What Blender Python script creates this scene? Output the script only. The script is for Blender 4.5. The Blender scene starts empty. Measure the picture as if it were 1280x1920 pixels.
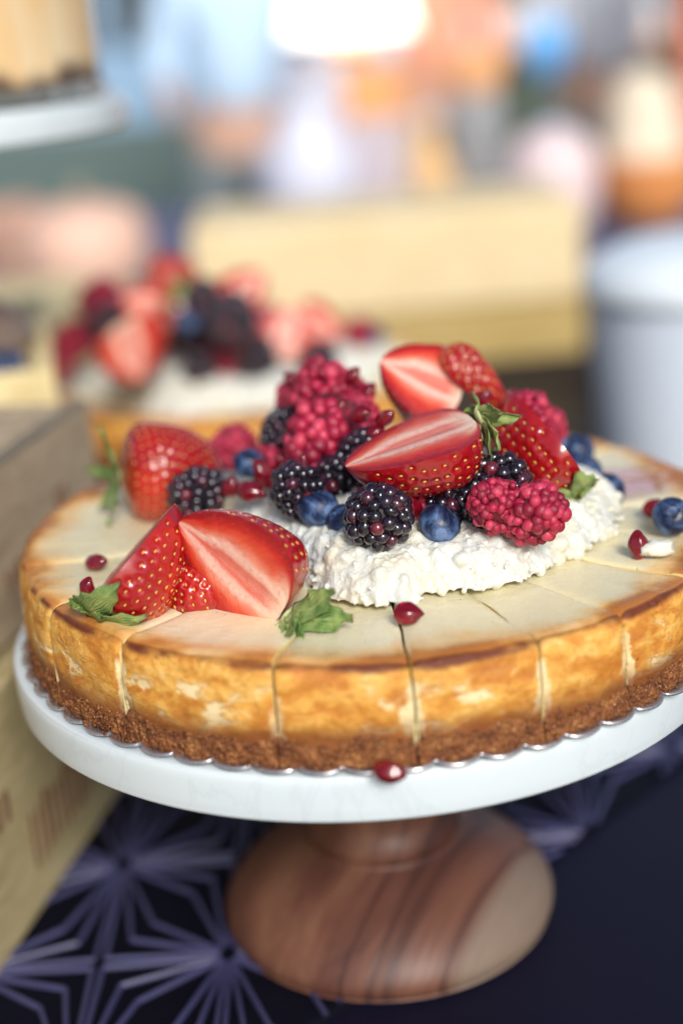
import bpy, math, random
import numpy as np
from mathutils import Vector, Matrix, noise
rnd = random.Random(7)
S = bpy.context.scene
C = bpy.context.scene.collection
PI = math.pi
# ------------------------------------------------------------------ camera, world, sun, exposure
CL = np.array([0, -.4965, .2057]); YAW, PIT, ROLL, FP = -.0215, .3281, -.0806, 2700.
FW = np.array([math.sin(YAW)*math.cos(PIT), math.cos(YAW)*math.cos(PIT), -math.sin(PIT)])
_r = np.cross(FW, [0, 0, 1]); _r /= np.linalg.norm(_r); _u = np.cross(_r, FW)
RT = _r*math.cos(ROLL)+_u*math.sin(ROLL); UP = -_r*math.sin(ROLL)+_u*math.cos(ROLL)
cd = bpy.data.cameras.new('camera'); cam = bpy.data.objects.new('camera', cd); C.objects.link(cam)
cam.matrix_world = Matrix(((RT[0], UP[0], -FW[0], CL[0]), (RT[1], UP[1], -FW[1], CL[1]), (RT[2], UP[2], -FW[2], CL[2]), (0, 0, 0, 1)))
cd.sensor_fit = 'HORIZONTAL'; cd.sensor_width = 24; cd.lens = FP/1280*24
cd.clip_start = .02; cd.clip_end = 500
cd.dof.use_dof = True; cd.dof.focus_distance = .452; cd.dof.aperture_fstop = 2.9
S.camera = cam
w = bpy.data.worlds.new('World'); S.world = w; w.use_nodes = True
sky = w.node_tree.nodes.new('ShaderNodeTexSky'); sky.sky_type = 'NISHITA'; sky.sun_disc = False
SUN_EL, SUN_AZ = math.radians(35), math.radians(165)      # azimuth measured from +y (behind the cakes) towards +x
sky.sun_elevation = SUN_EL; sky.sun_rotation = SUN_AZ; sky.air_density = 1.0; sky.dust_density = 2.5; sky.ozone_density = 1.0
bg = w.node_tree.nodes['Background']; bg.inputs[1].default_value = .095
w.node_tree.links.new(sky.outputs[0], bg.inputs[0])
sd = bpy.data.lights.new('sun', 'SUN'); sd.energy = 2.3; sd.angle = math.radians(18); sd.color = (1, .985, .96)
sun = bpy.data.objects.new('sun', sd); C.objects.link(sun)
sv = Vector((math.sin(SUN_AZ)*math.cos(SUN_EL), math.cos(SUN_AZ)*math.cos(SUN_EL), math.sin(SUN_EL)))
sun.rotation_euler = sv.to_track_quat('Z', 'Y').to_euler(); sun.location = (2, 3, 5)
S.view_settings.view_transform = 'Standard'; S.view_settings.look = 'None'; S.view_settings.exposure = .38; S.view_settings.gamma = 1

def atz(px, py, z):
    v = FW+RT*(px-640)/FP-UP*(py-960)/FP
    return Vector(CL+v*(z-CL[2])/v[2])
def aty(px, py, Y):
    v = FW+RT*(px-640)/FP-UP*(py-960)/FP
    return Vector(CL+v*(Y-CL[1])/v[1])
def vec(a, b, c): return Vector(RT*a+UP*b-FW*c).normalized()

# ------------------------------------------------------------------ helpers
def tag(o, label=None, cat=None, group=None, kind=None):
    if label: o['label'] = label
    if cat: o['category'] = cat
    if group: o['group'] = group
    if kind: o['kind'] = kind
    return o
def empty(name, loc=(0, 0, 0)):
    o = bpy.data.objects.new(name, None); C.objects.link(o); o.location = loc; o.empty_display_size = .01
    return o
def mesh(name, V, F, mats, parent=None, smooth=True, mi=None, uv=None, attr=None):
    me = bpy.data.meshes.new(name)
    me.from_pydata([tuple(map(float, v)) for v in V], [], [tuple(map(int, f)) for f in F])
    for m in (mats if isinstance(mats, (list, tuple)) else [mats]): me.materials.append(m)
    if mi is not None: me.polygons.foreach_set('material_index', np.array(mi, dtype=np.int32))
    if smooth: me.polygons.foreach_set('use_smooth', np.ones(len(me.polygons), dtype=bool))
    if uv is not None:
        l = me.uv_layers.new(name='UVMap'); idx = np.zeros(len(me.loops), dtype=np.int32)
        me.loops.foreach_get('vertex_index', idx); l.data.foreach_set('uv', np.array(uv, dtype=np.float32)[idx].ravel())
    if attr is not None:
        a = me.attributes.new('rnd', 'FLOAT', 'POINT'); a.data.foreach_set('value', np.array(attr, dtype=np.float32))
    me.update()
    o = bpy.data.objects.new(name, me); C.objects.link(o)
    if parent: o.parent = parent
    return o
class MB:
    def __init__(s): s.V = []; s.F = []; s.mi = []; s.uv = []; s.at = []
    def add(s, V, F, m=0, uv=None, at=0.):
        n = len(s.V); s.V += [tuple(v) for v in V]; s.F += [tuple(i+n for i in f) for f in F]; s.mi += [m]*len(F)
        s.uv += list(uv) if uv is not None else [(0, 0)]*len(V); s.at += [at]*len(V)
    def grid(s, P, m=0, closed_u=False, uv=None, flip=False, at=0.):
        nu, nv = P.shape[:2]; F = []
        for i in range(nu if closed_u else nu-1):
            j2 = (i+1) % nu
            for j in range(nv-1):
                f = (i*nv+j, j2*nv+j, j2*nv+j+1, i*nv+j+1); F.append(f[::-1] if flip else f)
        s.add(P.reshape(-1, 3), F, m, None if uv is None else uv.reshape(-1, 2), at)
    def box(s, c, d, m=0, rot=None):
        V = [Vector((x*d[0]/2, y*d[1]/2, z*d[2]/2)) for x in (-1, 1) for y in (-1, 1) for z in (-1, 1)]
        if rot is not None: V = [rot @ v for v in V]
        s.add([v+Vector(c) for v in V], [(0, 1, 3, 2), (4, 6, 7, 5), (0, 4, 5, 1), (2, 3, 7, 6), (0, 2, 6, 4), (1, 5, 7, 3)], m)
    def build(s, name, mats, parent=None, smooth=True): return mesh(name, s.V, s.F, mats, parent, smooth, s.mi, s.uv, s.at)
def lathe(prof, n=96, wob=None):
    th = np.linspace(0, 2*PI, n, endpoint=False); P = np.zeros((n, len(prof), 3))
    for j, (r, z) in enumerate(prof):
        P[:, j, 0] = r*np.cos(th); P[:, j, 1] = r*np.sin(th); P[:, j, 2] = z
    return P
def smoothprof(pts, k=6):
    out = []; pts = [np.array(p, float) for p in pts]
    for i in range(len(pts)-1):
        p0 = pts[max(i-1, 0)]; p1 = pts[i]; p2 = pts[i+1]; p3 = pts[min(i+2, len(pts)-1)]
        for t in np.linspace(0, 1, k, endpoint=False):
            out.append(.5*((2*p1)+(-p0+p2)*t+(2*p0-5*p1+4*p2-p3)*t*t+(-p0+3*p1-3*p2+p3)*t**3))
    out.append(pts[-1]); return out
def bevel(o, w, seg=3):
    m = o.modifiers.new('bevel', 'BEVEL'); m.width = w; m.segments = seg; m.limit_method = 'ANGLE'; return o
def ico(sub):
    import bmesh
    bm = bmesh.new(); bmesh.ops.create_icosphere(bm, subdivisions=sub, radius=1)
    V = np.array([v.co[:] for v in bm.verts]); F = [tuple(v.index for v in f.verts) for f in bm.faces]; bm.free(); return V, F
ICO1, ICO2, ICO3 = ico(1), ico(2), ico(3)
def frame(z, ny):
    z = Vector(z).normalized(); y = -Vector(ny); y = (y-z*y.dot(z)).normalized(); x = y.cross(z)
    return Matrix((x, y, z)).transposed()
def orient(o, P, M, off=(0, 0, 0), s=1.):
    o.rotation_euler = M.to_euler(); o.location = Vector(P)-M @ Vector(off)*s; o.scale = (s, s, s)
def dup(root, label=None):
    r = root.copy(); C.objects.link(r)
    if label: r['label'] = label
    for ch in list(root.children):
        c = ch.copy(); C.objects.link(c); c.parent = r
        for g in list(ch.children):
            d = g.copy(); C.objects.link(d); d.parent = c
    return r

# ------------------------------------------------------------------ node material helper
class NM:
    def __init__(s, name):
        s.m = bpy.data.materials.new(name); s.m.use_nodes = True; s.t = s.m.node_tree; s.b = s.t.nodes['Principled BSDF']; s._tc = None
    def n(s, typ, **k):
        x = s.t.nodes.new(typ)
        for a, v in k.items(): setattr(x, a, v)
        return x
    def l(s, a, b): s.t.links.new(a, b)
    def put(s, sock, v):
        if hasattr(v, 'node'): s.l(v, sock)
        elif v is not None:
            if isinstance(v, tuple) and len(v) == 3 and sock.type == 'RGBA': v = v+(1,)
            sock.default_value = v
    def obj(s):
        if not s._tc: s._tc = s.n('ShaderNodeTexCoord')
        return s._tc.outputs['Object']
    def mapping(s, v, scale=(1, 1, 1), rot=(0, 0, 0), loc=(0, 0, 0)):
        x = s.n('ShaderNodeMapping'); s.put(x.inputs[0], v); x.inputs[1].default_value = loc; x.inputs[2].default_value = rot; x.inputs[3].default_value = scale; return x.outputs[0]
    def noise(s, v, scale, detail=4, rough=.55, dist=0.):
        x = s.n('ShaderNodeTexNoise'); s.put(x.inputs['Vector'], v); x.inputs['Scale'].default_value = scale; x.inputs['Detail'].default_value = detail
        x.inputs['Roughness'].default_value = rough; x.inputs['Distortion'].default_value = dist; return x.outputs[0]
    def voro(s, v, scale, feat='F1', out=0):
        x = s.n('ShaderNodeTexVoronoi', feature=feat); s.put(x.inputs['Vector'], v); x.inputs['Scale'].default_value = scale; return x.outputs[out]
    def math(s, op, a, b=None, c=None, clamp=False):
        x = s.n('ShaderNodeMath', operation=op, use_clamp=clamp); s.put(x.inputs[0], a)
        if b is not None: s.put(x.inputs[1], b)
        if c is not None: s.put(x.inputs[2], c)
        return x.outputs[0]
    def rng(s, v, a, b, c=0., d=1., smooth=True):
        x = s.n('ShaderNodeMapRange', interpolation_type='SMOOTHSTEP' if smooth else 'LINEAR'); s.put(x.inputs[0], v)
        for i, q in enumerate((a, b, c, d)): x.inputs[i+1].default_value = q
        return x.outputs[0]
    def mix(s, f, a, b, mode='MIX'):
        x = s.n('ShaderNodeMix', data_type='RGBA', blend_type=mode); s.put(x.inputs[0], f); s.put(x.inputs[6], a); s.put(x.inputs[7], b); return x.outputs[2]
    def ramp(s, f, stops, interp='LINEAR'):
        x = s.n('ShaderNodeValToRGB'); s.put(x.inputs[0], f); r = x.color_ramp; r.interpolation = interp
        while len(r.elements) < len(stops): r.elements.new(.5)
        for e, (p, c) in zip(r.elements, stops): e.position = p; e.color = (*c, 1)
        return x.outputs[0]
    def sep(s, v):
        x = s.n('ShaderNodeSeparateXYZ'); s.put(x.inputs[0], v); return x.outputs
    def comb(s, x_, y_, z_):
        x = s.n('ShaderNodeCombineXYZ')
        for i, q in enumerate((x_, y_, z_)): s.put(x.inputs[i], q)
        return x.outputs[0]
    def bump(s, h, strength=.5, dist=.001):
        x = s.n('ShaderNodeBump'); s.put(x.inputs['Height'], h); x.inputs['Strength'].default_value = strength; x.inputs['Distance'].default_value = dist
        s.l(x.outputs[0], s.b.inputs['Normal']); return x
    def set(s, **k):
        names = dict(col='Base Color', rough='Roughness', metal='Metallic', sss='Subsurface Weight', rad='Subsurface Radius', sc='Subsurface Scale', coat='Coat Weight',
                     coatr='Coat Roughness', spec='Specular IOR Level', trans='Transmission Weight', ior='IOR', em='Emission Color', es='Emission Strength', sheen='Sheen Weight')
        for a, v in k.items(): s.put(s.b.inputs[names[a]], v)
        return s
def plain(name, col, rough=.6, var=.12, scale=30, **k):
    m = NM(name); nz = m.noise(m.obj(), scale, 3)
    m.set(col=m.mix(nz, tuple(c*(1-var) for c in col), tuple(min(1, c*(1+var)) for c in col)), rough=rough, **k); return m.m

# ------------------------------------------------------------------ materials
def mat_top():      # cheesecake filling: pale top, toasted rim, orange baked side, cream scars
    m = NM('cheesecake_filling'); o = m.obj(); x, y, z = m.sep(o)
    lx = m.math('MAXIMUM', m.math('MULTIPLY', x, -7.9), 0.); z = m.math('SUBTRACT', z, m.math('MULTIPLY', m.math('MULTIPLY', lx, lx), m.rng(z, .0075, .0335, 0., .0031, False)))
    r = m.math('SQRT', m.math('ADD', m.math('MULTIPLY', x, x), m.math('MULTIPLY', y, y)))
    n1 = m.noise(o, 28, 4); n2 = m.noise(o, 90, 5); n3 = m.noise(o, 12, 2)
    top = m.ramp(n3, [(.3, (.72, .62, .36)), (.5, (.79, .73, .50)), (.75, (.76, .66, .38))])
    spots = m.rng(m.voro(m.mapping(o, (1, 1, .2)), 55), .02, .16, 1., 0.); spots = m.math('MULTIPLY', spots, m.rng(n1, .56, .66))
    top = m.mix(m.math('MULTIPLY', spots, .55), top, (.72, .34, .08))
    pore = m.math('MULTIPLY', m.rng(m.voro(m.mapping(o, (1, 1, .3)), 260), .05, .14, 1., 0.), m.rng(m.noise(o, 70, 2), .55, .62)); top = m.mix(m.math('MULTIPLY', pore, .5), top, (.55, .36, .14))
    rr = m.math('ADD', r, m.math('MULTIPLY', m.math('SUBTRACT', n1, .5), .034))
    rr = m.math('ADD', rr, m.math('MULTIPLY', m.math('SUBTRACT', n2, .5), .009))
    rr = m.math('ADD', rr, m.math('MULTIPLY', m.math('ABSOLUTE', x), .034))
    warm = m.rng(rr, .110, .1245); top = m.mix(warm, top, (.80, .42, .10))
    brown = m.rng(rr, .1175, .1265); top = m.mix(m.math('MULTIPLY', brown, .75), top, (.34, .085, .018))
    # pinkish gloss reflection painted into the colour at the right rear, brown veins
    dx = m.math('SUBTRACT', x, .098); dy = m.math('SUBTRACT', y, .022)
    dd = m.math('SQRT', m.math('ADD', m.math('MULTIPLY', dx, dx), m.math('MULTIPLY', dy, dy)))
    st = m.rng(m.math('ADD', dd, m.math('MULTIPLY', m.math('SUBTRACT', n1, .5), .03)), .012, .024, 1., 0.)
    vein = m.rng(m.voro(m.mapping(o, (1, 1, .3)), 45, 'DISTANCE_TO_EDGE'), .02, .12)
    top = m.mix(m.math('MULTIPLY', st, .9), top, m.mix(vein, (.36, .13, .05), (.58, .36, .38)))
    # side
    so = m.mapping(o, (1, 1, 1.9)); s1 = m.noise(so, 62, 8, .68, .3); s2 = m.noise(m.mapping(o, (1, 1, 2.6)), 95, 4, .6, .8); s3 = m.noise(o, 420, 2)
    side = m.ramp(s1, [(.28, (.40, .115, .014)), (.44, (.62, .25, .034)), (.55, (.80, .43, .085)), (.68, (.88, .60, .21)), (.82, (.90, .74, .42))])
    side = m.mix(m.math('MULTIPLY', m.rng(s3, .52, .7), .35), side, (.45, .12, .02))
    scar = m.rng(m.math('ADD', m.noise(m.mapping(o, (1, 1, 2.0)), 75, 5, .62, .5), m.math('MULTIPLY', m.math('SUBTRACT', s1, .5), .6)), .56, .66)
    band = m.math('MULTIPLY', m.rng(z, .009, .014), m.rng(z, .024, .0285, 1., 0.))
    side = m.mix(m.math('MULTIPLY', m.math('MULTIPLY', scar, band), .9), side, (.92, .74, .42))
    uv = m.n('ShaderNodeUVMap').outputs[0]; d = m.sep(uv)[0]
    cutw = m.math('ADD', m.rng(z, .008, .03, .0030, .0012), m.math('MULTIPLY', m.math('SUBTRACT', s2, .5), .006))
    nearcut = m.rng(m.math('SUBTRACT', d, cutw), -.0004, .0004, 1., 0.)
    nearcut = m.math('MULTIPLY', nearcut, m.rng(n1, .42, .52))
    side = m.mix(m.math('MULTIPLY', nearcut, m.rng(z, .026, .029, 1., 0.)), side, (.88, .70, .38))
    rimn = m.math('ADD', z, m.math('MULTIPLY', m.math('SUBTRACT', n1, .5), .006))
    rim = m.math('MULTIPLY', m.rng(rimn, .0303, .0322), m.rng(m.math('ADD', m.math('MULTIPLY', n2, .5), m.math('MULTIPLY', n1, .5)), .38, .50, .35, 1.))
    side = m.mix(rim, side, (.15, .030, .008))
    low = m.rng(m.math('ADD', z, m.math('MULTIPLY', m.math('SUBTRACT', n2, .5), .008)), .0095, .0185, 1., 0.)
    side = m.mix(m.math('MULTIPLY', low, .92), side, (.24, .072, .018))
    isside = m.math('MULTIPLY', m.rng(r, .1238, .1248), m.rng(z, .0325, .0338, 1., .55))
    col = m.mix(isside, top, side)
    inner = m.sep(uv)[1]      # walls of the cuts
    col = m.mix(m.rng(inner, .4, .6), col, (.84, .66, .30))
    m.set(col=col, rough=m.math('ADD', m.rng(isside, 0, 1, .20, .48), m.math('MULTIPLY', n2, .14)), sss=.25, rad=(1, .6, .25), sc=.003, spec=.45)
    spore = m.math('MULTIPLY', m.rng(m.voro(o, 330), .05, .2, -1., 0.), m.rng(n2, .5, .6))
    b = m.math('ADD', m.math('MULTIPLY', m.math('ADD', m.math('MULTIPLY', s1, 1.6), m.math('ADD', spore, m.math('MULTIPLY', scar, -.5))), isside), m.math('MULTIPLY', m.math('ADD', m.math('MULTIPLY', m.noise(o, 300, 3), .25), m.math('MULTIPLY', m.math('ADD', pore, m.math('MULTIPLY', n1, -2.2)), -.35)), 1.))
    m.bump(b, .7, .0013); return m.m
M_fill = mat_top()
def mat_crust():
    m = NM('biscuit_crust'); o = m.obj(); v = m.voro(o, 700); n = m.noise(o, 160, 6, .7); n2 = m.noise(o, 1500, 2)
    c = m.ramp(n, [(.3, (.06, .018, .007)), (.45, (.19, .062, .020)), (.58, (.35, .135, .040)), (.77, (.58, .30, .11))])
    c = m.mix(m.rng(v, .2, .7), c, m.mix(.5, c, (.12, .035, .012)))
    c = m.mix(m.rng(n2, .62, .72), c, (.70, .42, .18))
    m.set(col=c, rough=.72, spec=.35); m.bump(m.math('ADD', n, m.math('MULTIPLY', v, -.8)), .9, .0012); return m.m
M_crust = mat_crust()
def mat_cream():
    m = NM('whipped_ricotta'); o = m.obj(); n = m.noise(o, 60, 3); f = m.noise(o, 500, 4, .6)
    c = m.mix(m.rng(n, .35, .7), (.68, .705, .66), (.68, .64, .51))
    sp = m.math('MULTIPLY', m.rng(m.voro(o, 220), .03, .06, 1., 0.), m.rng(m.noise(o, 110, 1), .62, .66))
    c = m.mix(sp, c, (.12, .06, .02))
    m.set(col=c, rough=.38, sss=.6, rad=(1, .85, .65), sc=.004, spec=.5); m.bump(m.math('ADD', m.noise(o, 900, 3), m.math('MULTIPLY', m.voro(o, 800), -.7)), .5, .0007); return m.m
M_cream = mat_cream()
def mat_strawberry():
    m = NM('strawberry_skin'); o = m.obj(); x, y, z = m.sep(o); n = m.noise(o, 90, 4); n2 = m.noise(o, 35, 2)
    inf = m.n('ShaderNodeObjectInfo').outputs['Random']
    c = m.mix(n, (.24, .002, .008), (.44, .008, .010)); c = m.mix(m.rng(n2, .45, .7), c, (.50, .022, .010))
    sh = m.rng(m.math('ADD', z, m.math('MULTIPLY', n2, .006)), .001, .0075, 1., 0.); c = m.mix(m.math('MULTIPLY', sh, .55), c, (.80, .22, .06))
    m.set(col=c, rough=.24, sss=.22, rad=(1, .12, .06), sc=.0025, coat=.5, coatr=.10, spec=.5); m.bump(m.noise(o, 420, 3), .14, .0006); return m.m
M_straw = mat_strawberry()
def mat_cut():
    m = NM('strawberry_flesh'); uv = m.n('ShaderNodeUVMap').outputs[0]; s, t, _ = m.sep(uv); q = m.math('ABSOLUTE', s)
    ph = m.math('ADD', m.math('MULTIPLY', t, 1.0), m.math('MULTIPLY', q, .32))
    st = m.noise(m.comb(m.math('MULTIPLY', q, 2.2), m.math('MULTIPLY', ph, 58.), 0.), 1, 4, .65)
    w_ = m.noise(m.comb(m.math('MULTIPLY', s, 2.2), m.math('MULTIPLY', t, 2.6), 3.), 1, 3)
    k = m.math('ADD', q, m.math('MULTIPLY', m.math('SUBTRACT', w_, .5), .28))
    k = m.math('ADD', k, m.math('MULTIPLY', m.math('MULTIPLY', m.math('SUBTRACT', st, .5), m.rng(q, .3, .6)), .26))
    k = m.math('ADD', k, m.math('MULTIPLY', m.rng(t, .55, 1.), .18))
    c = m.ramp(k, [(0, (.72, .24, .18)), (.12, (.70, .17, .12)), (.20, (.82, .48, .38)), (.31, (.84, .54, .44)), (.42, (.77, .26, .17)), (.57, (.68, .08, .035)), (.76, (.52, .018, .012)), (.97, (.28, .004, .010))])
    c = m.mix(m.math('MULTIPLY', m.rng(t, .02, .24, 1., 0.), m.rng(q, .5, .85, 1., 0.)), c, (.84, .62, .46))
    stip = m.math('MULTIPLY', m.rng(m.noise(m.comb(m.math('MULTIPLY', s, 30.), m.math('MULTIPLY', t, 60.), 0.), 1, 2), .55, .7), m.rng(q, .08, .25, .6, 0.))
    c = m.mix(stip, c, (.72, .08, .05))
    c = m.mix(m.math('MULTIPLY', m.rng(m.noise(m.obj(), 520, 3), .50, .72), .35), c, (.66, .06, .04))
    m.set(col=c, rough=.30, sss=.3, rad=(1, .3, .2), sc=.003, coat=.12, coatr=.15); m.bump(m.math('ADD', st, m.math('ADD', m.noise(m.obj(), 420, 4), m.math('MULTIPLY', m.noise(m.obj(), 150, 2), 1.5))), .40, .0008); return m.m
M_cut = mat_cut()
M_achene = plain('strawberry_seed', (.62, .36, .07), .4, .3, 300)
def mat_leaf():
    m = NM('sepal_green'); o = m.obj(); uv = m.n('ShaderNodeUVMap').outputs[0]; s, t, _ = m.sep(uv); n = m.noise(o, 130, 3)
    c = m.mix(m.rng(n, .3, .7), (.07, .17, .035), (.34, .44, .13)); c = m.mix(m.rng(m.math('ABSOLUTE', s), .0, .10, .6, 0.), c, (.50, .58, .22)); rib = m.math('SINE', m.math('MULTIPLY', m.math('ADD', m.math('ABSOLUTE', s), m.math('MULTIPLY', t, -1.1)), 30.)); c = m.mix(m.rng(rib, .55, 1., 0., .35), c, (.44, .52, .22)); c = m.mix(m.rng(t, .0, .2, .5, 0.), c, (.55, .55, .30))
    c = m.mix(m.rng(m.math('ADD', t, m.math('MULTIPLY', n, .2)), 1.02, 1.12), c, (.14, .06, .02))
    m.set(col=c, rough=.46, sss=.06, rad=(.4, 1, .2), sc=.0008); m.bump(m.math('ADD', m.noise(o, 420, 3), m.math('MULTIPLY', rib, .35)), .55, .0008); return m.m
M_leaf = mat_leaf()
def mat_drupe(name, stops, rough, coat, sss=0., rad=(1, .2, .2), bumpy=0.):
    m = NM(name); a = m.n('ShaderNodeAttribute', attribute_name='rnd').outputs['Fac']; n = m.noise(m.obj(), 260, 2)
    c = m.ramp(m.math('ADD', a, m.math('MULTIPLY', m.math('SUBTRACT', n, .5), .35)), stops)
    m.set(col=c, rough=rough, coat=coat, coatr=.06, sss=sss, rad=rad, sc=.002, spec=.55); m.bump(m.noise(m.obj(), 700, 3), bumpy, .0006); return m.m
M_black = mat_drupe('blackberry_drupelet', [(0, (.006, .004, .010)), (.55, (.014, .007, .018)), (.82, (.05, .008, .022)), (1, (.16, .015, .03))], .17, .6, .05, (1, .3, .4), .06)
M_rasp = mat_drupe('raspberry_drupelet', [(0, (.22, .003, .024)), (.5, (.42, .009, .052)), (1, (.60, .055, .11))], .50, .04, .30, (1, .1, .12), .8)
M_core = plain('berry_core', (.10, .004, .010), .5, .3, 300)
M_bcore = plain('blackberry_core', (.006, .003, .006), .6, .3, 300)
M_tan = plain('berry_core_pale', (.62, .34, .28), .5, .2, 300)
def mat_blue():
    m = NM('blueberry_skin'); o = m.obj(); n = m.noise(o, 110, 4, .6, .6); n2 = m.noise(o, 480, 4, .7)
    k = m.math('ADD', m.rng(n, .36, .64), m.math('MULTIPLY', m.math('SUBTRACT', n2, .5), .7))
    c = m.ramp(k, [(0, (.008, .011, .034)), (.4, (.022, .045, .115)), (.8, (.07, .13, .27)), (1, (.13, .20, .36))])
    m.set(col=c, rough=m.rng(k, 0, 1, .30, .62), spec=.4); m.bump(n2, .2, .0006); return m.m
M_blue = mat_blue()
M_bluecrown = plain('blueberry_crown', (.012, .014, .04), .6, .4, 300)
def mat_pom():
    m = NM('pomegranate_seed'); o = m.obj(); n = m.noise(o, 170, 2)
    c = m.mix(n, (.24, .003, .014), (.46, .008, .035)); m.set(col=c, rough=.09, coat=.6, coatr=.04, trans=.6, ior=1.36, sss=.25, rad=(1, .1, .12), sc=.004); return m.m
M_pom = mat_pom(); M_kernel = plain('pomegranate_kernel', (.80, .40, .36), .4, .15, 200)
def mat_foil():
    m = NM('cake_board_foil'); n = m.noise(m.obj(), 90, 3); m.set(col=(.62, .60, .62), metal=.85, rough=m.rng(n, .3, .7, .16, .36)); m.bump(n, .3, .001); return m.m
M_foil = mat_foil()
def mat_marble():
    m = NM('white_marble'); o = m.obj(); n = m.noise(o, 9, 5, .6, 2.2); v = m.rng(m.math('ABSOLUTE', m.math('SUBTRACT', n, .5)), .0, .022, 1., 0.)
    c = m.mix(m.noise(o, 20, 3), (.64, .73, .77), (.70, .77, .80)); c = m.mix(m.math('MULTIPLY', v, .16), c, (.45, .50, .54))
    m.set(col=c, rough=.28, sss=.12, rad=(1, 1, 1), sc=.004, coat=.2, coatr=.1); return m.m
M_marble = mat_marble()
def mat_acacia():
    m = NM('acacia_wood'); o = m.obj()
    g = m.mapping(o, (1, 1, 1), (0, 0, math.radians(-61)))        # grain runs diagonally across the foot
    gx, gy, gz = m.sep(g)      # gx along the grain, gy across it
    across = m.math('ADD', gy, m.math('MULTIPLY', m.math('ADD', gz, .12), .12))
    base = m.comb(m.math('MULTIPLY', gx, 5.), m.math('MULTIPLY', across, 30.), m.math('MULTIPLY', gz, 12.))
    n = m.noise(base, 1., 5, .6, 1.1); fine = m.noise(m.comb(m.math('MULTIPLY', gx, 25.), m.math('MULTIPLY', across, 420.), m.math('MULTIPLY', gz, 60.)), 1., 3)
    c = m.ramp(n, [(.30, (.065, .024, .018)), (.48, (.115, .046, .032)), (.60, (.16, .070, .045)), (.78, (.23, .115, .070))])
    sap = m.rng(m.math('ADD', across, m.math('MULTIPLY', m.math('SUBTRACT', n, .5), .012)), -.054, -.044, .85, 0.)
    c = m.mix(sap, c, m.mix(fine, (.18, .13, .095), (.27, .21, .16)))
    for k, wd in ((-.0455, .0018), (-.0290, .0030), (-.0235, .0022), (-.014, .0010)):
        dk = m.math('ABSOLUTE', m.math('SUBTRACT', m.math('ADD', across, m.math('MULTIPLY', m.math('SUBTRACT', n, .5), .009)), k))
        c = m.mix(m.rng(dk, 0, wd*1.5, .6, 0.), c, (.035, .014, .014))
    c = m.mix(m.math('MULTIPLY', m.rng(fine, .5, .75), .35), c, (.08, .03, .02))
    m.set(col=c, rough=.45, spec=.35); m.bump(fine, .35, .0006); return m.m
M_acacia = mat_acacia()
def mat_cratewood(name, a, b, dark, sc=14):
    m = NM(name); o = m.obj(); g = m.comb(m.math('MULTIPLY', m.sep(o)[0], 3.), m.math('MULTIPLY', m.sep(o)[1], 1.6), m.math('MULTIPLY', m.sep(o)[2], 9.))
    n = m.noise(g, sc, 5, .6, 1.2); f = m.noise(m.mapping(g, (1, 1, 6)), 40, 3); c = m.mix(m.rng(n, .35, .65), a, b)
    c = m.mix(m.math('MULTIPLY', m.rng(f, .5, .8), .4), c, dark); k = m.rng(m.voro(o, 14), .04, .09, .8, 0.); c = m.mix(m.math('MULTIPLY', k, m.rng(n, .45, .55)), c, dark)
    m.set(col=c, rough=.62, spec=.25); m.bump(f, .25, .0008); return m.m
M_crateA = mat_cratewood('grey_brown_crate_wood', (.36, .28, .185), (.48, .38, .26), (.13, .085, .05))
M_crateB = mat_cratewood('yellow_pine_crate_wood', (.40, .33, .17), (.54, .45, .25), (.22, .13, .06))
M_crateC = mat_cratewood('yellow_crate_wood', (.74, .60, .30), (.82, .68, .38), (.50, .36, .14))
M_pine = mat_cratewood('pale_pine_wood', (.76, .60, .34), (.82, .68, .43), (.60, .42, .20), 7)
M_mustard = mat_cratewood('mustard_wood', (.46, .33, .12), (.54, .40, .16), (.30, .20, .07), 7)
M_brand = plain('burnt_print', (.20, .105, .06), .8, .4, 120)
def mat_navy():
    m = NM('navy_table_top'); o = m.obj(); n = m.noise(o, 8, 4); m.set(col=m.mix(n, (.004, .0035, .013), (.009, .008, .022)), rough=m.rng(n, .3, .7, .40, .55), spec=.2)
    m.bump(m.noise(m.mapping(o, (1, 6, 1)), 120, 4), .15, .0008); return m.m
M_navy = mat_navy()
def mat_lattice(name, a, b, rough):
    m = NM(name); o = m.obj(); n = m.noise(o, 30, 3); m.set(col=m.mix(n, a, b), rough=rough, spec=.5 if rough < .45 else .12); m.bump(m.noise(o, 900, 2), .15, .0005); return m.m
M_clothb = mat_lattice('black_placemat_ground', (.0015, .0015, .004), (.004, .004, .009), .5)
M_clothl = mat_lattice('violet_placemat_lines', (.030, .030, .085), (.070, .072, .170), .36)
M_plastic = plain('white_plastic', (.60, .68, .80), .35, .04)
M_skin = plain('skin', (.55, .33, .24), .5)

# ------------------------------------------------------------------ setting
gnd = MB(); gnd.add([(-60, -20, -1.03), (60, -20, -1.03), (60, 120, -1.03), (-60, 120, -1.03)], [(0, 1, 2, 3)])
tag(gnd.build('ground', plain('grey_paving', (.30, .31, .31), .8, .25, 1.5), smooth=False), kind='structure')

# display table under the cake stands
tb = empty('display_table', (0, .3, -1.03)); tag(tb, 'dark navy display table carrying the cakes, crates and cake stands', 'table')
b = MB(); b.box((.05, .12, .8785), (2.3, 1.75, .04)); o = bevel(b.build('table_top', M_navy, tb, False), .004)
for sx in (-1, 1):
    for sy in (-1, 1):
        b = MB(); b.box((.05+sx*1.08, .12+sy*.8, .429), (.06, .06, .857)); b.build('leg', M_navy, tb, False)

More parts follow.
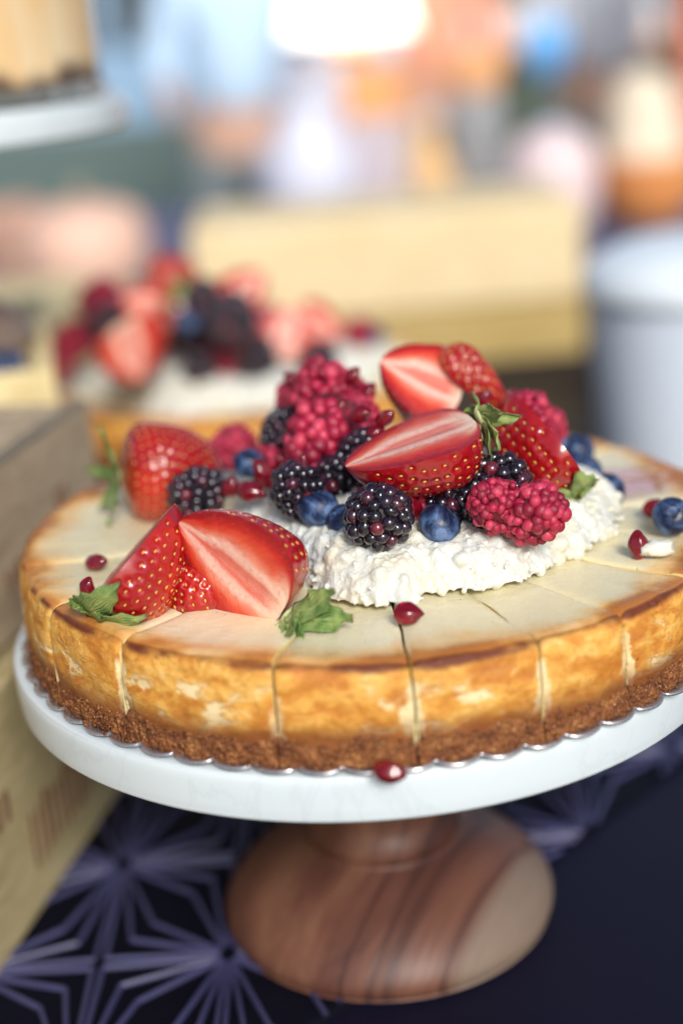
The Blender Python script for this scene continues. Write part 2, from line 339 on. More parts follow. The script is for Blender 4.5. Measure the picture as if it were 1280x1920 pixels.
# patterned placemat: raised violet lines in nested kites, cut off along a diagonal edge
def placemat():
    z = -.1305; mb = MB()
    lim = lambda x, y: y > x-.040
    poly = [(-.34, -.36), (-.32, -.36), (.32, .28), (.32, .30), (.16, .46), (-.34, .46)]
    n = len(poly); V = [(x, y, -.1313) for x, y in poly]+[(x, y, z) for x, y in poly]
    mb.add(V, [tuple(range(n, 2*n))]+[(i, (i+1) % n, n+(i+1) % n, n+i) for i in range(n)])
    ox, oy, sx, sy = -.117, .040, .050, .068
    def strip(p, q, wd=.0031, h=.0018):
        p = Vector(p); q = Vector(q)
        N = 10; pts = [p.lerp(q, i/N) for i in range(N+1)]; pts = [v for v in pts if lim(v.x, v.y) and -.33 < v.x < .31 and -.34 < v.y < .44]
        if len(pts) < 2: return
        d = (q-p).normalized(); nn = Vector((-d.y, d.x)); P = np.zeros((len(pts), 7, 3))
        for i, v in enumerate(pts):
            for j, a in enumerate(np.linspace(0, PI, 7)):
                off = nn*math.cos(a)*wd/2; P[i, j] = (v.x+off.x, v.y+off.y, z+.0001+h*math.sin(a))
        mb.grid(P, 1)
    for i in range(-5, 9):
        for j in range(-6, 7):
            c = [Vector((ox+(i+a)*sx, oy+(j+b_)*sy)) for a, b_ in ((0, 0), (1, 0), (1, 1), (0, 1))]
            if (i+j) % 2 == 0: A, B, X, D = c[0], c[2], c[1], c[3]
            else: A, B, X, D = c[1], c[3], c[0], c[2]
            mid = (A+B)/2
            for K in (X, D):
                dv = K-mid; cen = sum(c, Vector((0, 0)))/4
                for f in (.92, .58, .28):
                    k = mid+dv*f
                    a_ = A.lerp(k, .06)+(cen-A)*.03; b2 = B.lerp(k, .06)+(cen-B)*.03
                    strip(a_, k, .0021); strip(b2, k, .0021)
    o = mb.build('placemat', [M_clothb, M_clothl]); tag(o, 'black placemat with raised violet starburst lines under the cake stand', 'placemat')
placemat()

# ------------------------------------------------------------------ cake stand
def cake_stand(loc, label):
    st = empty('cake_stand', loc); tag(st, label, 'cake stand', 'marble topped cake stands')
    pr = smoothprof([(.0, -.0002), (.06, -.0002), (.12, -.0002), (.1285, -.0003), (.1296, -.0010), (.1301, -.0035), (.1300, -.009), (.1296, -.0138), (.1284, -.0158), (.120, -.0162), (.05, -.0162), (0, -.0162)], 4)
    b = MB(); b.grid(lathe(pr, 160), closed_u=True, flip=True); b.build('plate', M_marble, st)
    pr = smoothprof([(0, -.0165), (.034, -.0165), (.033, -.019), (.0285, -.026), (.0262, -.045), (.0258, -.070), (.0265, -.083), (.0292, -.0885), (.0302, -.0925), (.0296, -.096), (.0335, -.0985), (.042, -.1025), (.051, -.1075), (.0585, -.1135), (.0635, -.1195), (.0655, -.1245), (.0638, -.1285), (.058, -.1300), (0, -.1300)], 5)
    b = MB(); b.grid(lathe(pr, 128), closed_u=True, flip=True); b.build('pedestal', M_acacia, st); return st
stand = cake_stand((-.0042, .0012, 0), 'marble cake stand with turned acacia wood foot, holding the sharp front cheesecake')
s2 = dup(stand, 'marble cake stand raised on the wooden crates at the upper left'); s2.location = (aty(232, 195, .29).x-.1300, .29, aty(232, 195, .29).z+.0050)

# ------------------------------------------------------------------ scalloped cake board
def board(loc, label, r0=.1295):
    n = 60*16; th = np.linspace(0, 2*PI, n, endpoint=False); lob = np.abs(np.sin(th*30))**.55
    R = r0-.0018+.0030*lob; lift = .0009*(1-lob)
    rows = []
    for f, z in ((0, .0006), (.5, .0006), (.93, .0006), (.965, .0008), (.985, .0013), (.996, .0016), (1, .0012), (.999, .0006), (.99, .0001), (.9, .0000), (0, .0)):
        rows.append(np.stack([R*f*np.cos(th), R*f*np.sin(th), z+lift*(f > .9)], -1))
    b = MB(); b.grid(np.stack(rows, 1), closed_u=True, flip=True); o = b.build('cake_board', M_foil); o.location = loc
    return tag(o, label, 'cake board', 'scalloped silver cake boards')
bd = board((0, 0, .0003), 'scalloped silver cake board on the marble plate under the front cheesecake')

# ------------------------------------------------------------------ cheesecake of pre-cut slices
CUTS = [-165, -147, -128.5, -104.4, -86.3, -68.8, -54.8, -38, -20, -2, 16, 34, 52, 70, 88, 106, 124, 142, 160, 195]
def rimh(th): return .0009*noise.noise(Vector((math.cos(th)*5, math.sin(th)*5, 3)))+.0005*noise.noise(Vector((math.cos(th)*17, math.sin(th)*17, 9)))
def cheesecake(loc, label, crust=M_crust, fill=M_fill, group='cheesecakes on show'):
    ck = empty('cheesecake', loc); tag(ck, label, 'cheesecake', group)
    prof = [(.1264, .0075), (.1270, .012), (.1274, .018), (.1273, .024), (.1268, .028), (.1262, .0305), (.1254, .0322), (.1240, .0334), (.1216, .0339), (.1196, .0338), (.117, .0335), (.113, .0332), (.107, .033), (.098, .033), (.085, .033), (.07, .033), (.05, .033), (.025, .033), (.004, .033)]
    prof = smoothprof(prof, 3)
    for a0, a1 in zip(CUTS[:-1], CUTS[1:]):
        A0, A1 = math.radians(a0), math.radians(a1); nf = max(20, int((a1-a0)*2.2)); npf = len(prof)
        ci = CUTS.index(a0); GW = lambda k: (.00022, .00016, .00030, .00034, .00042, .00030, .00016, .00022)[k % 8]
        def wob(r, z, k): return (.0009*noise.noise(Vector((r*55, z*70, k*7.3)))+.00025*noise.noise(Vector((r*260, z*300, k*3.1))))/max(r, .01)
        g = .00055; lift = .0005*rnd.uniform(-1, 1); P = np.zeros((nf, npf, 3)); U = np.zeros((nf, npf, 2))
        for j, (r, z) in enumerate(prof):
            r = max(r, .004); e = min(g/r, .35*(A1-A0))
            for i in range(nf):
                k0, k1 = ci % 19, (ci+1) % 19; e0 = min(GW(k0)/r, .35*(A1-A0)); e1 = min(GW(k1)/r, .35*(A1-A0))
                f = i/(nf-1); th = A0+e0+(A1-A0-e0-e1)*f+(1-f)*wob(r, z, k0)+f*wob(r, z, k1); d = min(th-A0, A1-th)*r
                c, s_ = math.cos(th), math.sin(th)
                dr = .0007*noise.noise(Vector((c*9, s_*9, z*120)))+.00035*noise.noise(Vector((c*40, s_*40, z*350)))
                edge = math.exp(-(d-g)/.0011)
                rr = r+(dr-.0006*edge if r > .118 else 0)
                zz = z+(rimh(th)*max(0, min(1, (r-.085)/.035)) if z > .028 else 0)+(.0004*noise.noise(Vector((c*r*45, s_*r*45, 1))) if z > .032 else 0)-(.0007*edge if z > .030 else 0)+(lift if z > .03 else 0)
                zz += .0032*max(0, -c)**2*max(0, min(1, (z-.0075)/.024))*max(0, min(1, (r-.045)/.07))
                P[i, j] = (rr*c, rr*s_, zz); U[i, j] = (d, 0)
        b = MB(); b.grid(P, uv=U, flip=True)
        for i, fl in ((0, False), (nf-1, True)):          # cut walls
            top = P[i]; K = 6; W = np.zeros((npf, K, 3)); Uw = np.zeros((npf, K, 2)); Uw[:, :, 1] = 1
            for k in range(K): W[:, k] = top; W[:, k, 2] = top[:, 2]*(1-k/(K-1))+.0075*(k/(K-1))
            b.grid(W, uv=Uw, flip=fl)
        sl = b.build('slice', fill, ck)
        # crumb crust
        nc = max(40, int((a1-a0)*5)); pc = [(.1262, .0009), (.1274, .0014), (.1277, .0025), (.1276, .004), (.1274, .0055), (.1272, .007), (.1270, .0085), (.1266, .0100), (.1258, .0112), (.1235, .0112), (.115, .0100), (.004, .0100)]
        pc = [(r, z) for r, z in smoothprof(pc[:9], 3)]+pc[9:]
        P = np.zeros((nc, len(pc), 3))
        for j, (r, z) in enumerate(pc):
            e = min(.00022/r, .4*(A1-A0))
            for i in range(nc):
                th = A0+e+(A1-A0-2*e)*i/(nc-1); c, s_ = math.cos(th), math.sin(th); v = Vector((c, s_, z*8))
                up = 1+.45*noise.noise(v*14)+.25*noise.noise(v*45)
                hh = z*up if z > .004 else z
                dr = (.0007*noise.noise(v*60)+.0006*noise.noise(v*150)+.0004*noise.noise(v*300)) if j < len(pc)-3 else 0
                if z > .009: dr -= .0004
                P[i, j] = ((r+dr)*c, (r+dr)*s_, max(.0008, hh))
        b = MB(); b.grid(P, flip=True)
        for i, fl in ((0, False), (nc-1, True)):
            W = np.stack([P[i], np.stack([P[i][:, 0], P[i][:, 1], 0*P[i][:, 2]+.0008], -1)], 1); b.grid(W, flip=fl)
        rr_ = random.Random(int(a0*10))
        for k in range(int((a1-a0)*4.5)):                    # loose crumb grains stuck on the crust
            th = rr_.uniform(A0+.01, A1-.01); z = rr_.uniform(.0012, .010); q = .00035+.0006*rr_.random()**2; V, F = ICO1
            b.add([(v[0]*q*rr_.uniform(.7, 1.3)+.1272*math.cos(th), v[1]*q*rr_.uniform(.7, 1.3)+.1272*math.sin(th), v[2]*q+z) for v in V], F)
        b.build('crust', crust, sl)
    return ck
cake = cheesecake((0, 0, 0), 'sharp front cheesecake cut into slices on the marble stand, toasted orange side and crumb crust')

# ------------------------------------------------------------------ cream mound
def cream_mound(name, loc, label, seed=0, cx=.012, cy=-.006):
    nth, nr = 420, 120; P = np.zeros((nth, nr, 3))
    # outline radius by angle, from the photo's foot of the cream
    key = [(-180, .066), (-160, .060), (-140, .058), (-122, .067), (-110, .0805), (-98, .082), (-85, .074), (-72, .079), (-58, .076), (-45, .072), (-25, .076), (0, .074), (30, .062), (60, .058), (100, .056), (140, .060), (180, .066)]
    ka = [k[0] for k in key]; kr = [k[1] for k in key]
    for i in range(nth):
        a = -180+360*i/nth; th = math.radians(a); Rr = np.interp(a, ka, kr); c, s_ = math.cos(th), math.sin(th)
        Rr *= 1+.05*noise.noise(Vector((c*4, s_*4, seed)))+.035*noise.noise(Vector((c*11, s_*11, seed)))+.02*noise.noise(Vector((c*26, s_*26, seed)))
        for j in range(nr):
            f = 1-(1-j/(nr-1))**1.0; x, y = cx+Rr*f*c, cy+Rr*f*s_
            edge = (1-f)*Rr; h = .0155*(1-math.exp(-edge/.0050))+.010*max(0, 1-(f/.75)**2)
            h += (.0024*noise.noise(Vector((x*45, y*45, seed)))+.0014*noise.noise(Vector((x*110, y*110, seed))))*min(1, edge/.004)
            P[i, j] = (x, y, h)
    # curds: small lumps spread over the surface, fused into one skin by a voxel remesh
    du = np.roll(P, -1, 0)-np.roll(P, 1, 0); dv = np.gradient(P, axis=1); N = np.cross(dv, du); N /= np.linalg.norm(N, axis=2, keepdims=True)+1e-12
    N *= np.sign(N[..., 2:3]+1e-9)
    P[:, -1, 2] = -.001; b = MB(); b.grid(P[::3, ::3] if False else P[::2, ::2], closed_u=True); last = P[::2, ::2][:, -1]; n = len(last)
    V = [tuple(v) for v in P[::2][:, -2]]; r = random.Random(seed)
    mx = np.mean(P[:, -1], 0); Vb = [tuple(v) for v in P[::2, ::2][:, -1]]+[(mx[0], mx[1], -.001)]
    b.add(Vb, [(n, i, (i+1) % n) for i in range(n)])
    for k in range(5600):
        big = k < 1300; i = r.randrange(nth); j = min(nr-2, int(nr*(r.random()**.42)))
        q = r.uniform(.0016, .0036) if big else r.uniform(.0005, .0011); c0 = P[i, j]+N[i, j]*(q*(r.uniform(-1.0, -.45) if big else r.uniform(-.5, .6)))
        c0[2] = max(c0[2], q*.35)
        if r.random() < .3 and j > nr*.8: c0 = c0+np.array([r.uniform(-1, 1), r.uniform(-1, 1), 0])*.0022
        e = [r.uniform(.75, 1.35) for _ in range(3)]; so = r.uniform(0, 50)
        V, F = ICO2; VV = []
        for v in V:
            d = q*(1+.22*noise.noise(Vector(v)*1.7+Vector((so, 0, 0)))); VV.append((c0[0]+v[0]*d*e[0], c0[1]+v[1]*d*e[1], c0[2]+v[2]*d*e[2]))
        b.add(VV, F)
    o = b.build(name, M_cream); o.location = loc
    rm = o.modifiers.new('fuse', 'REMESH'); rm.mode = 'VOXEL'; rm.voxel_size = .00048; rm.use_smooth_shade = True
    sm = o.modifiers.new('soften', 'SMOOTH'); sm.iterations = 5; sm.factor = .5
    return tag(o, label, 'cream', 'mounds of ricotta cream')
cream = cream_mound('cream_mound', (0, 0, .0332), 'lumpy white ricotta cream mound in the centre of the front cheesecake')
# small dollop beside the pomegranate seed
def dollop(P, s, label):
    V, F = ICO3; b = MB(); VV = []
    for v in V:
        v = Vector(v); d = 1+.35*noise.noise(v*1.6)+.22*noise.noise(v*4); VV.append((v.x*s*1.5*d, v.y*s*.9*d, max(-.3*s, v.z*s*.75*d)))
    b.add(VV, F); o = b.build('cream_dollop', M_cream); o.location = P; return tag(o, label, 'cream')
dollop(atz(1232, 1030, .036), .0042, 'small loose dollop of cream beside a pomegranate seed near the right rim')

# ------------------------------------------------------------------ strawberries
def sprof(t, W):
    if t < .30: r = math.sqrt(max(0, 1-((.30-t)/.30)**2*.93))
    else: r = (1-((t-.30)/.70)**1.95)**.61
    return W*max(r, 0.0)
def strawberry(label, W, L, span, P, axis, ny, sepals=(), seed=0, stem=False, group='strawberries on the front cheesecake', off=None):
    root = empty('strawberry'); tag(root, label, 'strawberry', group)
    rs = random.Random(seed); whole = span >= 6.2; nph = 150 if whole else 100; nt = 100; b = MB()
    ach = []; m = 0; rows = 12
    for k in range(1, rows):
        t = .06+.90*(k-.5)/rows; r = sprof(t, W); n = max(3, int(2*PI*r/.0042))
        for q in range(n):
            ph = (q+.5*(k % 2)+rs.uniform(-.12, .12))*2*PI/n
            if ph < span-.08*(not whole) and ph > .08*(not whole): ach.append((ph % (2*PI), t+rs.uniform(-.008, .008)))
    def base(ph, t):
        r = sprof(t, W); c, s_ = math.cos(ph), math.sin(ph)
        lump = 1+.07*noise.noise(Vector((c*1.3, s_*1.3, t*2+seed*3.1)))+.02*noise.noise(Vector((c*4, s_*4, t*6+seed)))
        z = t*L+.10*W*math.cos(t*PI)*0
        if t < .1: z += .08*W*(1-t/.1)
        return Vector((r*lump*c, r*lump*s_, z))
    ts = [1-(1-i/(nt-1))**1.15 for i in range(nt)]; phs = [span*i/(nph if whole else nph-1) for i in range(nph)]
    P3 = np.zeros((nph, nt, 3)); AP = np.array([base(*a) for a in ach])
    for i, ph in enumerate(phs):
        for j, t in enumerate(ts): P3[i, j] = base(ph, t)
    # dimples
    flat = P3.reshape(-1, 3); cen = np.array([0, 0, L*.4]); nd = flat-np.array([0, 0, 1])*flat[:, 2:3]*.75-np.array([0, 0, .25])*cen
    nd = nd/(np.linalg.norm(nd, axis=1, keepdims=True)+1e-9); dep = np.zeros(len(flat))
    for a in AP:
        d2 = ((flat-a)**2).sum(1); dep = np.maximum(dep, np.exp(-d2/(2*.00085**2)))
    flat -= nd*(dep*.00075)[:, None]; P3 = flat.reshape(nph, nt, 3)
    b.grid(P3, 0, closed_u=whole)
    # stem-end cap
    V = [tuple(P3[i, 0]) for i in range(nph)]+[(0, 0, .05*W)]; b.add(V, [(i, nph, (i+1) % nph) for i in range(nph if whole else nph-1)], 0)
    if not whole:
        for i, sgn in ((0, 1), (nph-1, -1)):          # cut faces
            K = 24; G = np.zeros((K, nt, 3)); U = np.zeros((K, nt, 2))
            for k in range(K):
                f = k/(K-1)
                G[k] = P3[i]*np.array([f, f, 1])
                pl = .0007*math.sin(f*PI)*(1 if i == 0 else 1)
                nrm = Vector((math.sin(phs[i]), -math.cos(phs[i]), 0))*sgn
                for j in range(nt):
                    z_ = ts[j]; q = pl*math.sin(z_*PI)+.00025*noise.noise(Vector((f*6+seed, z_*12, 4)))*math.sin(f*PI)
                    G[k, j] += np.array(nrm)*q
                    U[k, j] = (f*(1 if sgn > 0 else -1), ts[j])
            b.grid(G, 1, uv=U, flip=(sgn < 0))
    V0, F0 = ICO1
    for (ph, t), p in zip(ach, AP):
        p = Vector(p); nv = Vector((p.x, p.y, (t-.35)*W*.8)).normalized(); up = Vector((0, 0, 1)); tx = up.cross(nv).normalized(); ty = nv.cross(tx)
        q = p-nv*.00052; s_ = rs.uniform(.85, 1.1)
        b.add([q+(tx*v[0]*.00042+ty*v[1]*.00078+nv*v[2]*.00032)*s_ for v in V0], F0, 2)
    b.build('berry', [M_straw, M_cut, M_achene], root)
    if sepals:
        lf = MB()
        for (ph, th0, th1, ln, wd, *tw_) in sepals:
            rad = Vector((math.cos(ph), math.sin(ph), 0)); side = Vector((-math.sin(ph), math.cos(ph), 0)); out = Vector((0, 0, -1)); p = Vector((0, 0, -.0004))+rad*.0015+out*rs.uniform(0, .0008)
            N = 16; G = np.zeros((N, 9, 3)); U = np.zeros((N, 9, 2)); tw = rs.uniform(-.25, .25)+(tw_[0] if tw_ else 0); cz = math.cos
            drape = None
            if th0 > 1.4 and not whole:
                pl = [(.001, -.0012)]+[(sprof(t_, W)+.0006, t_*L-.0010+.0012*min(1, t_/.2)) for t_ in np.linspace(0, .9, 60)]
                cum = [0]
                for a_, b_ in zip(pl[:-1], pl[1:]): cum.append(cum[-1]+math.hypot(b_[0]-a_[0], b_[1]-a_[1]))
                drape = lambda s__: (float(np.interp(s__, cum, [q_[0] for q_ in pl])), float(np.interp(s__, cum, [q_[1] for q_ in pl])))
                lift_ = rs.uniform(.0004, .0022)
            for i in range(N):
                f = i/(N-1); th = th0+(th1-th0)*f**.8
                if drape:
                    r1, z1 = drape(ln*f); r2, z2 = drape(ln*f+.0005); th = math.atan2(r2-r1, -(z2-z1)); lf_ = .0005+lift_*f**2.5
                    dd_ = out*math.cos(th)+rad*math.sin(th); nn_ = out*math.sin(th)-rad*math.cos(th)
                    if nn_.dot(rad*r1+out*(W*.4)) < 0: nn_ = -nn_
                    p = rad*r1+Vector((0, 0, z1))+nn_*lf_
                d = out*math.cos(th)+rad*math.sin(th); nrm = out*(-math.sin(th))+rad*math.cos(th)
                w_ = wd*(math.sin(PI*min(1, .22+.78*f)**.9))**.8*(1 if f < .98 else .2) if f < 1 else .0001
                for k in range(9):
                    u = -1+2*k/8; sd_ = side*math.cos(tw*(.35+.65*f if tw_ else f))+nrm*math.sin(tw*(.35+.65*f if tw_ else f))
                    G[i, k] = p+sd_*(u*w_/2)+nrm*(.07*wd*u*u*(.4+f)+.0005*math.sin(f*11+u*3+ph*3)+.0006*u*math.sin(f*19+ph*5)*f)+side*(u*wd*.05*math.sin(f*26+ph))
                    U[i, k] = (u, f)
                p = p+d*(ln/(N-1))
            lf.grid(G, 0, uv=U)
        V, F = ICO2; lf.add([(v[0]*.0030, v[1]*.0030, v[2]*.0009-.0003) for v in V if True], F)
        if stem:
            G = np.zeros((10, 8, 3))
            for i in range(8):
                for k in range(10):
                    a = 2*PI*k/10; G[k, i] = (.0009*math.cos(a)+.002*(i/7)**2, .0009*math.sin(a), -.0003-i*.0014)
            lf.grid(G, closed_u=True)
        c = lf.build('calyx', M_leaf, root); s_ = c.modifiers.new('thick', 'SOLIDIFY'); s_.thickness = .00014
    M = frame(axis, ny)
    if off is None: off = (0, 0, L*.5) if whole else (math.cos(span/2)*W*.35, math.sin(span/2)*W*.35, L*.48)
    orient(root, P, M, off); root['_L'] = 0; del root['_L']
    return root
def sep(phs, th0, th1, ln, wd, seed=1):
    r = random.Random(seed); return [(p+r.uniform(-.12, .12), th0+r.uniform(-.15, .15), th1+r.uniform(-.3, .3), ln*r.uniform(.8, 1.15), wd*r.uniform(.85, 1.15)) for p in phs]
H = PI
st_front = strawberry('large halved strawberry lying cut face forward at the left front, green calyx towards the cream', .0198, .0450, H, atz(463, 1052, .0490), vec(-.76, .63, -.22), vec(-.38, -.46, .80),
    [(0, .9, 1.35, .0200, .0100, 1.3), (.1, .5, .75, .0215, .0110, 1.2), (0, .05, .25, .0210, .0105, 1.4), (3.1, .25, .45, .0220, .0115, 1.3), (3.1, .75, .95, .0190, .0105, 1.2), (3.2, 1.15, 1.5, .0130, .0070, 1.0), (-1.5, .4, .8, .0170, .0100), (4.2, .9, 1.2, .0130, .0085), (5.2, .7, 1.3, .0140, .0085)], 1)
st_left = strawberry('strawberry wedge at the far left front, seedy skin forward, calyx drooping over its lower end', .0213, .0420, H, atz(278, 1070, .0455), vec(.62, .74, -.12), vec(-.77, .62, .12),
    [(.1, 1.5, 2.5, .0270, .0125), (.75, 1.5, 2.5, .0250, .0130), (1.4, 1.5, 2.5, .0190, .0110), (-.3, 1.1, 1.5, .0120, .0080), (2.3, 1.0, 1.6, .0110, .0070), (1.2, .9, .3, .0140, .0060, 1.2), (.4, 1.5, 2.4, .0130, .0100)], 2)
strawberry('small strawberry piece wedged behind the two strawberries at the left front', .0145, .030, H, atz(382, 1080, .0415), vec(-.3, .85, -.2), vec(-.3, .4, -.85), (), 3)
st_back = strawberry('whole strawberry lying at the rear left of the cake, calyx sepals spread to the left', .0195, .0395, 2*PI, atz(322, 884, .0505), vec(.93, .10, -.30), vec(0, 0, 1),
    sep([0, .9, 1.9, 2.8, 3.7, 4.6, 5.5], 1.35, 1.15, .0210, .0060, 7), 4)
st_top = strawberry('glossy halved strawberry atop the pile, pale cut face up and tip to the left', .0200, .0460, H, atz(787, 862, .0690), vec(-.90, -.34, .10), vec(-.30, .88, .42),
    sep([.2, 1.2, 2.6], 1.1, 2.2, .0125, .0065, 11)+sep([-.4, 3.5], .9, 1.6, .013, .0065, 12)+[(2.1, 1.4, 2.3, .0185, .0048), (3.0, .9, .2, .014, .0055)], 5)
st_mid = strawberry('blurred halved strawberry behind the top of the pile, round pink cut face towards us', .0172, .0330, H, atz(786, 726, .0780), vec(-.90, .36, .1), vec(.12, .50, .84), (), 6)
strawberry('narrow red strawberry wedge standing up behind the top of the pile', .0098, .0330, H*.5, atz(888, 708, .0800), vec(.72, -.68, -.1), vec(.3, .45, -.8), (), 7)
st_right = strawberry('halved strawberry leaning at the right of the pile, thin pale cut edge, calyx in front', .0235, .0420, H, atz(990, 853, .0600), vec(-.60, .78, -.05), vec(.82, .58, .02),
    [(3.05, 1.5, 2.5, .0240, .0110), (2.5, 1.5, 2.5, .0260, .0115), (1.9, 1.5, 2.5, .0180, .0100), (2.8, 1.5, 2.5, .0120, .0100)]+[(1.2, 1.3, 1.9, .012, .006)], 8)

# ------------------------------------------------------------------ drupelet berries
def druped(name, rx, rz, dr, n, mat, core, seed, cup=False, squash=(1, 1, 1), jit=.10, sink=.35, irr=.25, lo=.84):
    r = random.Random(seed); b = MB(); ga = PI*(3-5**.5); V, F = ICO2; V = np.array(V)
    for i in range(n):
        f = (i+.5)/n; z = 1-2*f
        if cup and z < -.86: continue
        ph = i*ga+r.uniform(-jit, jit); q = math.sqrt(1-z*z); nv = Vector((q*math.cos(ph), q*math.sin(ph), z+r.uniform(-jit, jit)*.4)).normalized()
        wd = 1-.12*z
        p = Vector((nv.x*rx*wd, nv.y*rx*wd, nv.z*rz)); s_ = dr*r.uniform(lo, 1.20); tx = nv.orthogonal().normalized(); a = r.uniform(0, 6.3); ty = nv.cross(tx); t1 = tx*math.cos(a)+ty*math.sin(a); t2 = nv.cross(t1)
        p = p-nv*dr*sink+nv*r.uniform(-1, 1)*dr*.5*irr+nv*dr*.9*noise.noise(nv*1.9+Vector((seed, 0, 0)))*(irr > .3)
        st_ = r.uniform(.85, 1.15)
        b.add([(p+(t1*v[0]*st_+t2*v[1]/st_+nv*v[2]*1.0)*s_) for v in V], F, 0, at=r.random()**1.4)
    CV = np.array(ICO3[0])*np.array([rx*.86, rx*.86, rz*.86])
    if not cup: b.add(CV, ICO3[1], 1)
    else:
        pr = smoothprof([(rx*.70, -rz*.80), (rx*.66, -rz*.97), (rx*.52, -rz*.96), (rx*.42, -rz*.75), (rx*.36, -rz*.2), (rx*.2, rz*.25), (0, rz*.35)], 5)
        b.grid(lathe(pr, 32), 1, closed_u=True)
        pr = smoothprof([(rx*.70, -rz*.80), (rx*.86, -.1*rz), (rx*.72, rz*.4), (0, rz*.80)], 5); b.grid(lathe(pr, 32), 1, closed_u=True, flip=True)
    V2 = np.array(b.V)*np.array(squash); b.V = [tuple(v) for v in V2]
    return b.build(name, [mat, core])
FG = {'blackberry': 'blackberries on the front cheesecake', 'raspberry': 'raspberries on the front cheesecake', 'blueberry': 'blueberries on the front cheesecake', 'pomegranate_seed': 'pomegranate seeds on the front cheesecake'}
protoB = [druped('blackberry', .0098, .0108, .00235, 62, M_black, M_bcore, s_) for s_ in (1, 2, 3)]
protoR = [druped('raspberry', .0098, .0108, .00190, 128, M_rasp, M_core, 11, True, jit=.2, sink=.75, irr=.6, lo=.76), druped('raspberry', .0098, .0094, .0019, 120, M_rasp, M_core, 12, True, (1.1, .85, 1), sink=.75, irr=.6, lo=.76), druped('raspberry', .0096, .0113, .0020, 118, M_rasp, M_core, 13, True, jit=.2, sink=.75, irr=.6, lo=.76)]
for o in protoB+protoR: o['used'] = 0
def put(protos, k, P, axis, s, label, cat, group):
    p = protos[k]
    if p.get('used', 0) == 0: o = p; p['used'] = 1
    else: o = dup(p)
    tag(o, label, cat, group); orient(o, P, frame(axis, vec(.3, .2, 1)), (0, 0, 0), s); return o
def bb(k, px, py, z, s, ax, label, group=FG['blackberry']): return put(protoB, k, atz(px, py, z), vec(*ax), s, label, 'blackberry', group)
def rb(k, px, py, z, s, ax, label, group=FG['raspberry']): return put(protoR, k, atz(px, py, z), vec(*ax), s, label, 'raspberry', group)
# blueberry
def blueberry():
    root = empty('blueberry'); V, F = ICO3; b = MB(); VV = []
    for v in V:
        r = math.hypot(v[0], v[1]); z = v[2]*.88
        if v[2] > 0: z -= .16*math.exp(-(r/.30)**2)
        d = 1+.03*noise.noise(Vector(v)*1.5); VV.append((v[0]*.0071*d, v[1]*.0071*d, z*.0071))
    b.add(VV, F); b.build('skin', M_blue, root); c = MB()
    for k in range(5):
        a = 2*PI*k/5; G = np.zeros((5, 5, 3))
        for i in range(5):
            f = i/4; r = .0016+.0012*f; z = .0050+.0012*math.sin(f*1.4)
            for j in range(5):
                u = (j-2)/2*.52*(1-.75*f); G[i, j] = (r*math.cos(a+u), r*math.sin(a+u), z)
        c.grid(G)
    c.grid(lathe([(.0029, .0051), (.0021, .0056), (.0016, .0050), (0, .0044)], 20), closed_u=True)
    o = c.build('crown', M_bluecrown, root); s_ = o.modifiers.new('thick', 'SOLIDIFY'); s_.thickness = .0003; return root
protoU = blueberry(); protoU['used'] = 0
def ub(px, py, z, s, ax, label, group=FG['blueberry']): return put([protoU], 0, atz(px, py, z), vec(*ax), s, label, 'blueberry', group)
def pomseed(seed):
    V, F = ico(4); b = MB(); VV = []; r = random.Random(seed)
    fc = [Vector((r.gauss(0, 1), r.gauss(0, 1), r.gauss(0, .5))).normalized() for _ in range(9)]
    for v in V:
        v = Vector(v); d = 1.
        for q in fc:
            k = v.dot(q)
            if k > .80: d = min(d, .80/k+.02)
        t = (v.z+1)/2; wd = (1-.40*max(0, v.z)**1.2); VV.append((v.x*d*.0033*wd, v.y*d*.0030*wd, v.z*d*.0046))
    b.add(VV, F); V, F = ICO2; b.add([(v[0]*.0011, v[1]*.0011, v[2]*.0030) for v in V], F, 1)
    return b.build('pomegranate_seed', [M_pom, M_kernel])
protoP = [pomseed(1), pomseed(2), pomseed(5)]
for o in protoP: o['used'] = 0
def pb(k, px, py, z, s, ax, label, group=FG['pomegranate_seed']): return put(protoP, k, atz(px, py, z), vec(*ax), s, label, 'pomegranate seed', group)

# front cake berries, placed where they lie on the cream
bb(0, 710, 968, .0575, 1.02, (.1, .35, .9), 'plump glossy blackberry sitting at the front middle of the cream')
bb(1, 560, 918, .0580, .90, (-.5, .6, .6), 'knobbly blackberry just above the frontmost blueberry')
bb(2, 684, 856, .0640, .92, (.3, .8, .3), 'blackberry tucked under the tip of the top strawberry, left of it')
bb(0, 930, 915, .0580, 1.10, (.5, .7, .5), 'blackberry behind the front raspberries at the right of the pile')
bb(1, 372, 926, .0490, .95, (.6, .5, .4), 'dark blackberry beside the rear left strawberry')
bb(2, 535, 812, .0620, .88, (0, 1, .1), 'blurred blackberry at the rear left of the raspberry pile')
bb(0, 640, 905, .0555, .95, (-.3, .6, .7), 'shadowed blackberry deep in the pile behind the front blackberry')
bb(1, 845, 945, .0540, .92, (.3, .4, .8), 'shadowed blackberry under the top strawberry, above a blueberry')
bb(2, 912, 975, .0500, .55, (.3, .4, .8), 'small dark blackberry peeping out below the front raspberries')
rb(0, 612, 742, .0760, 1.30, (-.5, .8, .3), 'blurred crimson raspberry at the very top left of the pile')
rb(1, 560, 748, .0710, .95, (-.7, .5, .3), 'small raspberry at the left flank of the topmost raspberry')
rb(2, 605, 832, .0655, 1.42, (-.45, -.80, .25), 'open hollow raspberry in the middle of the pile, opening turned up')
rb(1, 665, 790, .0710, 1.02, (.4, .7, .4), 'raspberry between the hollow raspberry and the rear strawberry')
rb(0, 928, 948, .0580, .88, (-.7, .35, .5), 'pink raspberry lying in front of the right blackberry')
